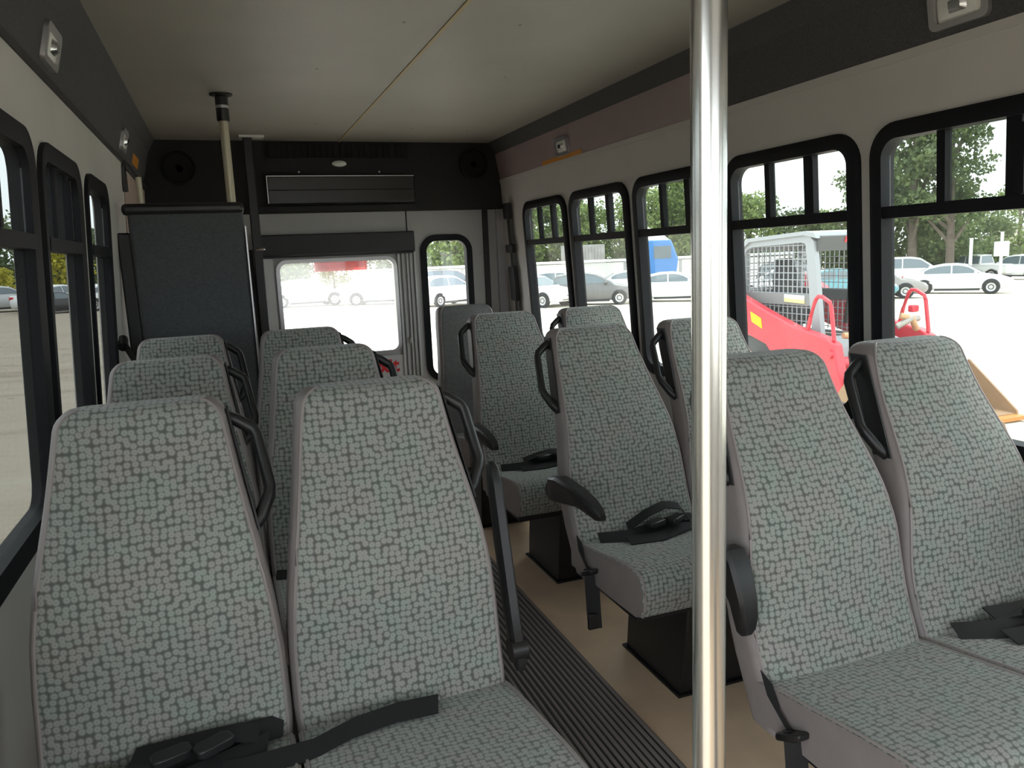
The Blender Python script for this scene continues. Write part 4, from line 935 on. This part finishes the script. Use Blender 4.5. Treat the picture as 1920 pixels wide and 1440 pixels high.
# body, engine hood, tracks
obj('engine_hood', MB().box(7.78, 8.84, 10.2, 11.0, H0 - 1.7, H0 - 0.7), LDK, lo, world=True, bevel=0.05)
obj('lower_frame', MB().box(7.78, 8.84, 8.1, 10.9, H0 - 2.05, H0 - 1.40), LDK, lo, world=True, bevel=0.04)
obj('front_plate', MB().prism([(8.1, -1.4), (8.46, -1.3), (8.46, -2.0), (8.0, -2.05)], lambda a, b, d: LP(d, a, b), 7.74, 8.86), LGREY, lo, world=True, smooth=0)
gzl = gz(GX, 9) - H0
for xa, xb in ((7.40, 7.72), (8.90, 9.22)):
    n = 28; oval = []
    for k in range(n):
        t = 2 * PI * k / n; oval.append((9.25 + 0.62 * (1 if math.cos(t) > 0 else -1) + 0.30 * math.cos(t), gzl + 0.31 + 0.30 * math.sin(t)))
    tk = obj('track', MB().prism(oval, lambda a, b, d: LP(d, a, b), xa, xb), TYRE, lo, world=True, smooth=30)
    for yy in (8.6, 9.0, 9.4, 9.85): obj('roller', MB().lathe(LP(xa - 0.006 if xa < 8 else xb + 0.006, yy, gzl + 0.26), [(0.13, -0.03), (0.13, 0.03)], 16, 'x'), LDK, tk, world=True)
# hoses and quick coupler between the arms, bucket on the ground
HOSE = mat('tan_hose', (0.50, 0.30, 0.16), 0.5)
obj('cross_tube', MB().tube([LP(7.56, 8.02, -1.62), LP(9.06, 8.02, -1.62)], 0.09, 14), LRED, lo, world=True)
for k, (xa, za, xb, zb_) in enumerate([(7.75, -1.25, 8.3, -1.42), (7.9, -1.15, 8.5, -1.35), (8.75, -1.05, 9.0, -1.25), (8.7, -1.2, 9.02, -1.1)]):
    obj('hose', MB().tube([LP(xa, 8.1, za), LP((xa + xb) / 2, 8.02, (za + zb_) / 2 + 0.06), LP(xb, 8.05, zb_)], 0.045, 10), HOSE if k < 3 else STEEL, lo, world=True)
obj('work_light', MB().box(8.98, 9.10, 8.1, 8.2, H0 - 1.02, H0 - 0.92), LRED, lo, world=True, bevel=0.02)
obj('canister', MB().lathe(LP(8.05, 8.05, -1.75), [(0.16, 0), (0.16, 0.30), (0.13, 0.34)], 18), STEEL, lo, world=True)
BKM = mat('worn_orange_steel', (0.50, 0.20, 0.04), 0.5, var=0.1, vscale=3); BKT = mat('dusty_tan_steel', (0.30, 0.19, 0.11), 0.7, var=0.1, vscale=3)
gb = gz(8, 6.3) - H0
bk = obj('bucket', MB().prism([(7.65, gb + 0.02), (6.75, gb + 0.02), (6.75, gb + 0.06), (7.40, gb + 0.10), (7.58, gb + 0.35), (7.45, gb + 0.66), (7.50, gb + 0.68), (7.70, gb + 0.35)], lambda a, b, d: LP(d, a, b), 7.32, 9.30), BKT, lo, world=True, smooth=25)
for xa in (7.30, 9.30): obj('bucket_side', MB().prism([(7.66, gb + 0.02), (6.72, gb + 0.02), (6.74, gb + 0.10), (7.45, gb + 0.68), (7.70, gb + 0.35)], lambda a, b, d: LP(d, a, b), xa - 0.015, xa + 0.015), BKT, bk, world=True, smooth=0)
obj('cutting_edge', MB().box(7.28, 9.32, 6.62, 6.80, H0 + gb + 0.0, H0 + gb + 0.05), BKM, bk, world=True, smooth=0)
# loose bucket standing on the lot below the large window
gb2 = gz(7.4, 5.43)
lb = thing('loose_bucket', 'narrow tan steel bucket with an orange lower edge standing below the large right window', 'bucket', (7.4, 5.43, gb2), math.radians(-53.5))
CH = [(0.0, 0.10), (0.0, 0.20), (-0.05, 0.33), (-0.45, 0.53), (-1.05, 0.66), (-1.35, 0.40), (-1.30, 0.10)]
for d in (0.0, 0.30): obj('cheek_plate', MB().prism(CH, lambda a, b, q: (a, q, b), d, d + 0.03), BKT, lb, smooth=0, bevel=0.006)
obj('shell', MB().prism([(-0.02, 0.02), (-0.02, 0.06), (-1.15, 0.08), (-1.28, 0.38), (-1.02, 0.64), (-1.05, 0.68), (-1.36, 0.40), (-1.22, 0.02)], lambda a, b, q: (a, q, b), 0.03, 0.30), BKT, lb, smooth=25)
for d in (-0.015, 0.315): obj('wear_strip', MB().prism([(0.03, 0.0), (0.03, 0.11), (-1.28, 0.13), (-1.24, 0.0)], lambda a, b, q: (a, q, b), d, d + 0.05), BKM, lb, smooth=0)
obj('cutting_edge', MB().box(-0.14, 0.05, 0.035, 0.315, 0.0, 0.05), BKM, lb, smooth=0)

# ---- trees
LG1 = leaf_mat('leaf_mid_green', (0.10, 0.15, 0.04), (0.26, 0.34, 0.10)); LG2 = leaf_mat('leaf_dark_green', (0.06, 0.095, 0.035), (0.16, 0.21, 0.075)); LG3 = leaf_mat('leaf_yellow_green', (0.35, 0.36, 0.03), (0.62, 0.55, 0.06))
BARK = mat('bark', (0.12, 0.095, 0.075), 0.9, var=0.2, vscale=4)
def tree_meshes(seed, h, rad, m, n=5200, low=0.12, leaf=0.16):
    R = random.Random(seed); blobs = []
    for k in range(26):
        z = h * (low + 0.05 + (0.90 - low) * R.random()); f = 1 - abs((z / h - 0.5)) * 1.1
        a = R.random() * 2 * PI; r = rad * f * math.sqrt(R.random()) * 0.8
        blobs.append((r * math.cos(a), r * math.sin(a), z, rad * R.uniform(0.26, 0.46)))
    mb = MB(); vs = []; fs = []
    for k in range(n):
        bx, by, bz, br_ = blobs[k % len(blobs)]
        u = R.uniform(-1, 1); a = R.random() * 2 * PI; rr = br_ * (R.random() ** 0.4); s = math.sqrt(1 - u * u)
        c = Vector((bx + rr * s * math.cos(a), by + rr * s * math.sin(a), bz + rr * u * 0.85))
        d1 = Vector((R.uniform(-1, 1), R.uniform(-1, 1), R.uniform(-1, 1))).normalized(); d2 = d1.cross(Vector((R.uniform(-1, 1), R.uniform(-1, 1), R.uniform(-1, 1)))).normalized()
        l = leaf * R.uniform(0.7, 1.4); o = len(vs)
        vs += [c - d1 * l, c - d2 * l * 0.55, c + d1 * l, c + d2 * l * 0.55]; fs.append((o, o + 1, o + 2, o + 3))
    mb.v = [tuple(v) for v in vs]; mb.f = fs
    me = bpy.data.meshes.new('foliage'); me.from_pydata(mb.v, [], mb.f); me.materials.append(m)
    tb = MB()
    tb.tube([(0, 0, -0.3), (0.05, 0, h * 0.3), (0.1, 0.05, h * 0.6), (0.12, 0.1, h * 0.9)], [h * 0.028, h * 0.022, h * 0.014, h * 0.004], 8)
    for k in range(9):
        bx, by, bz, br_ = blobs[k * 2]; z0 = bz * R.uniform(0.5, 0.8)
        tb.tube([(0.05, 0.02, z0), (bx * 0.5, by * 0.5, (z0 + bz) / 2 + 0.1), (bx, by, bz)], [h * 0.012, h * 0.008, h * 0.003], 6)
    return me, build_mesh('trunk', tb, BARK)
KT = [tree_meshes(1, 8.0, 3.4, LG1), tree_meshes(2, 7.0, 3.2, LG1), tree_meshes(3, 12.5, 3.6, LG2, 5200, 0.22, 0.18), tree_meshes(4, 6.0, 3.6, LG2, 5200, 0.02), tree_meshes(5, 3.2, 1.7, LG3, 2600, 0.02, 0.12)]
trees = []
def tree(k, x, y, s, lab, rz=None):
    me, tm = KT[k]
    r = thing('tree' if k != 4 else 'shrub', lab, 'tree' if k != 4 else 'bush', (x, y, gz(x, y) - 0.1), random.random() * 6.28 if rz is None else rz, 'trees around the lot')
    r.scale = (s,) * 3
    f = bpy.data.objects.new('foliage', me); C.objects.link(f); f.parent = r; f['kind'] = 'stuff'
    t = bpy.data.objects.new('trunk', tm); C.objects.link(t); t.parent = r
    return r
TREES = [
 (4, -9.9, 57.2, 1.25, 'yellow flowering bush in the narrow left window'), (4, -13.6, 58.6, 0.8, 'orange-yellow low bush at the left picture edge'),
 (3, -8.7, 64.5, 0.85, 'dark tree in the slit of the rearmost left window'), (3, -13.4, 66.0, 0.95, 'dark tree behind the yellow bush'), (0, -18.5, 63.5, 0.95, 'green tree at the left picture edge'), (3, -17.4, 73.0, 1.1, 'dark tree between the trees at the left picture edge'),
 (3, 5.2, 68.0, 0.95, 'hazy tree at the left of the rear door window'), (1, 9.6, 73.0, 0.6, 'low pale tree in the middle of the rear door window'), (3, 13.8, 68.0, 1.0, 'tree at the right of the rear door window'),
 (0, 17.4, 59.5, 1.15, 'leafy tree filling the tall rear corner window'), (3, 19.5, 66.5, 1.35, 'dark tree behind the leafy tree of the rear corner window'), (1, 22.4, 60.5, 1.15, 'bushy tree right of the rear corner window'),
 (0, 25.6, 62.5, 0.98, 'light green tree in the rearmost side window'), (3, 26.0, 70.0, 1.1, 'dark thicket tree far behind the rearmost side window'), (1, 28.9, 60.0, 1.0, 'rounded tree at the right of the rearmost side window'), (0, 32.6, 60.0, 0.92, 'green tree above the dark hatchback'), (3, 31.5, 66.5, 1.0, 'dark thicket tree behind the white wall'),
 (1, 34.6, 56.0, 1.1, 'tree between the second and third side windows'), (0, 37.4, 55.8, 1.3, 'tall green tree behind the blue truck'), (3, 40.0, 59.5, 1.15, 'dark thicket tree left of the pole'), (1, 40.0, 52.2, 1.0, 'tree just behind the bright pole'),
 (3, 42.9, 51.0, 0.92, 'low tree line above the left end of the loader roof'), (1, 45.5, 50.3, 0.80, 'low tree behind the loader roof'), (3, 47.0, 47.4, 0.95, 'dark low tree behind the loader cab'),
 (2, 44.6, 44.6, 0.80, 'tall thin-crowned tree at the right edge of the loader window'), (2, 46.0, 41.8, 1.0, 'tallest tree in the large right window'), (2, 46.6, 39.2, 0.92, 'second tall tree in the large right window'), (3, 50.6, 43.8, 1.15, 'dense dark tree behind the white wagon'), (3, 62.0, 48.2, 0.85, 'dense tree above the white sedan'), (1, 48.8, 46.8, 1.2, 'mid green tree between the tall trees'), (3, 57.0, 49.5, 0.95, 'tree left of the white pickup'), (0, 74.0, 54.5, 1.1, 'tree beside the small house'), (3, 98.0, 66.0, 1.6, 'tree behind the small house'), (1, 60.5, 41.0, 0.8, 'tree at the right picture edge of the large window'),
]
for k, x, y, s, lab in TREES: tree(k, x, y, s, lab)
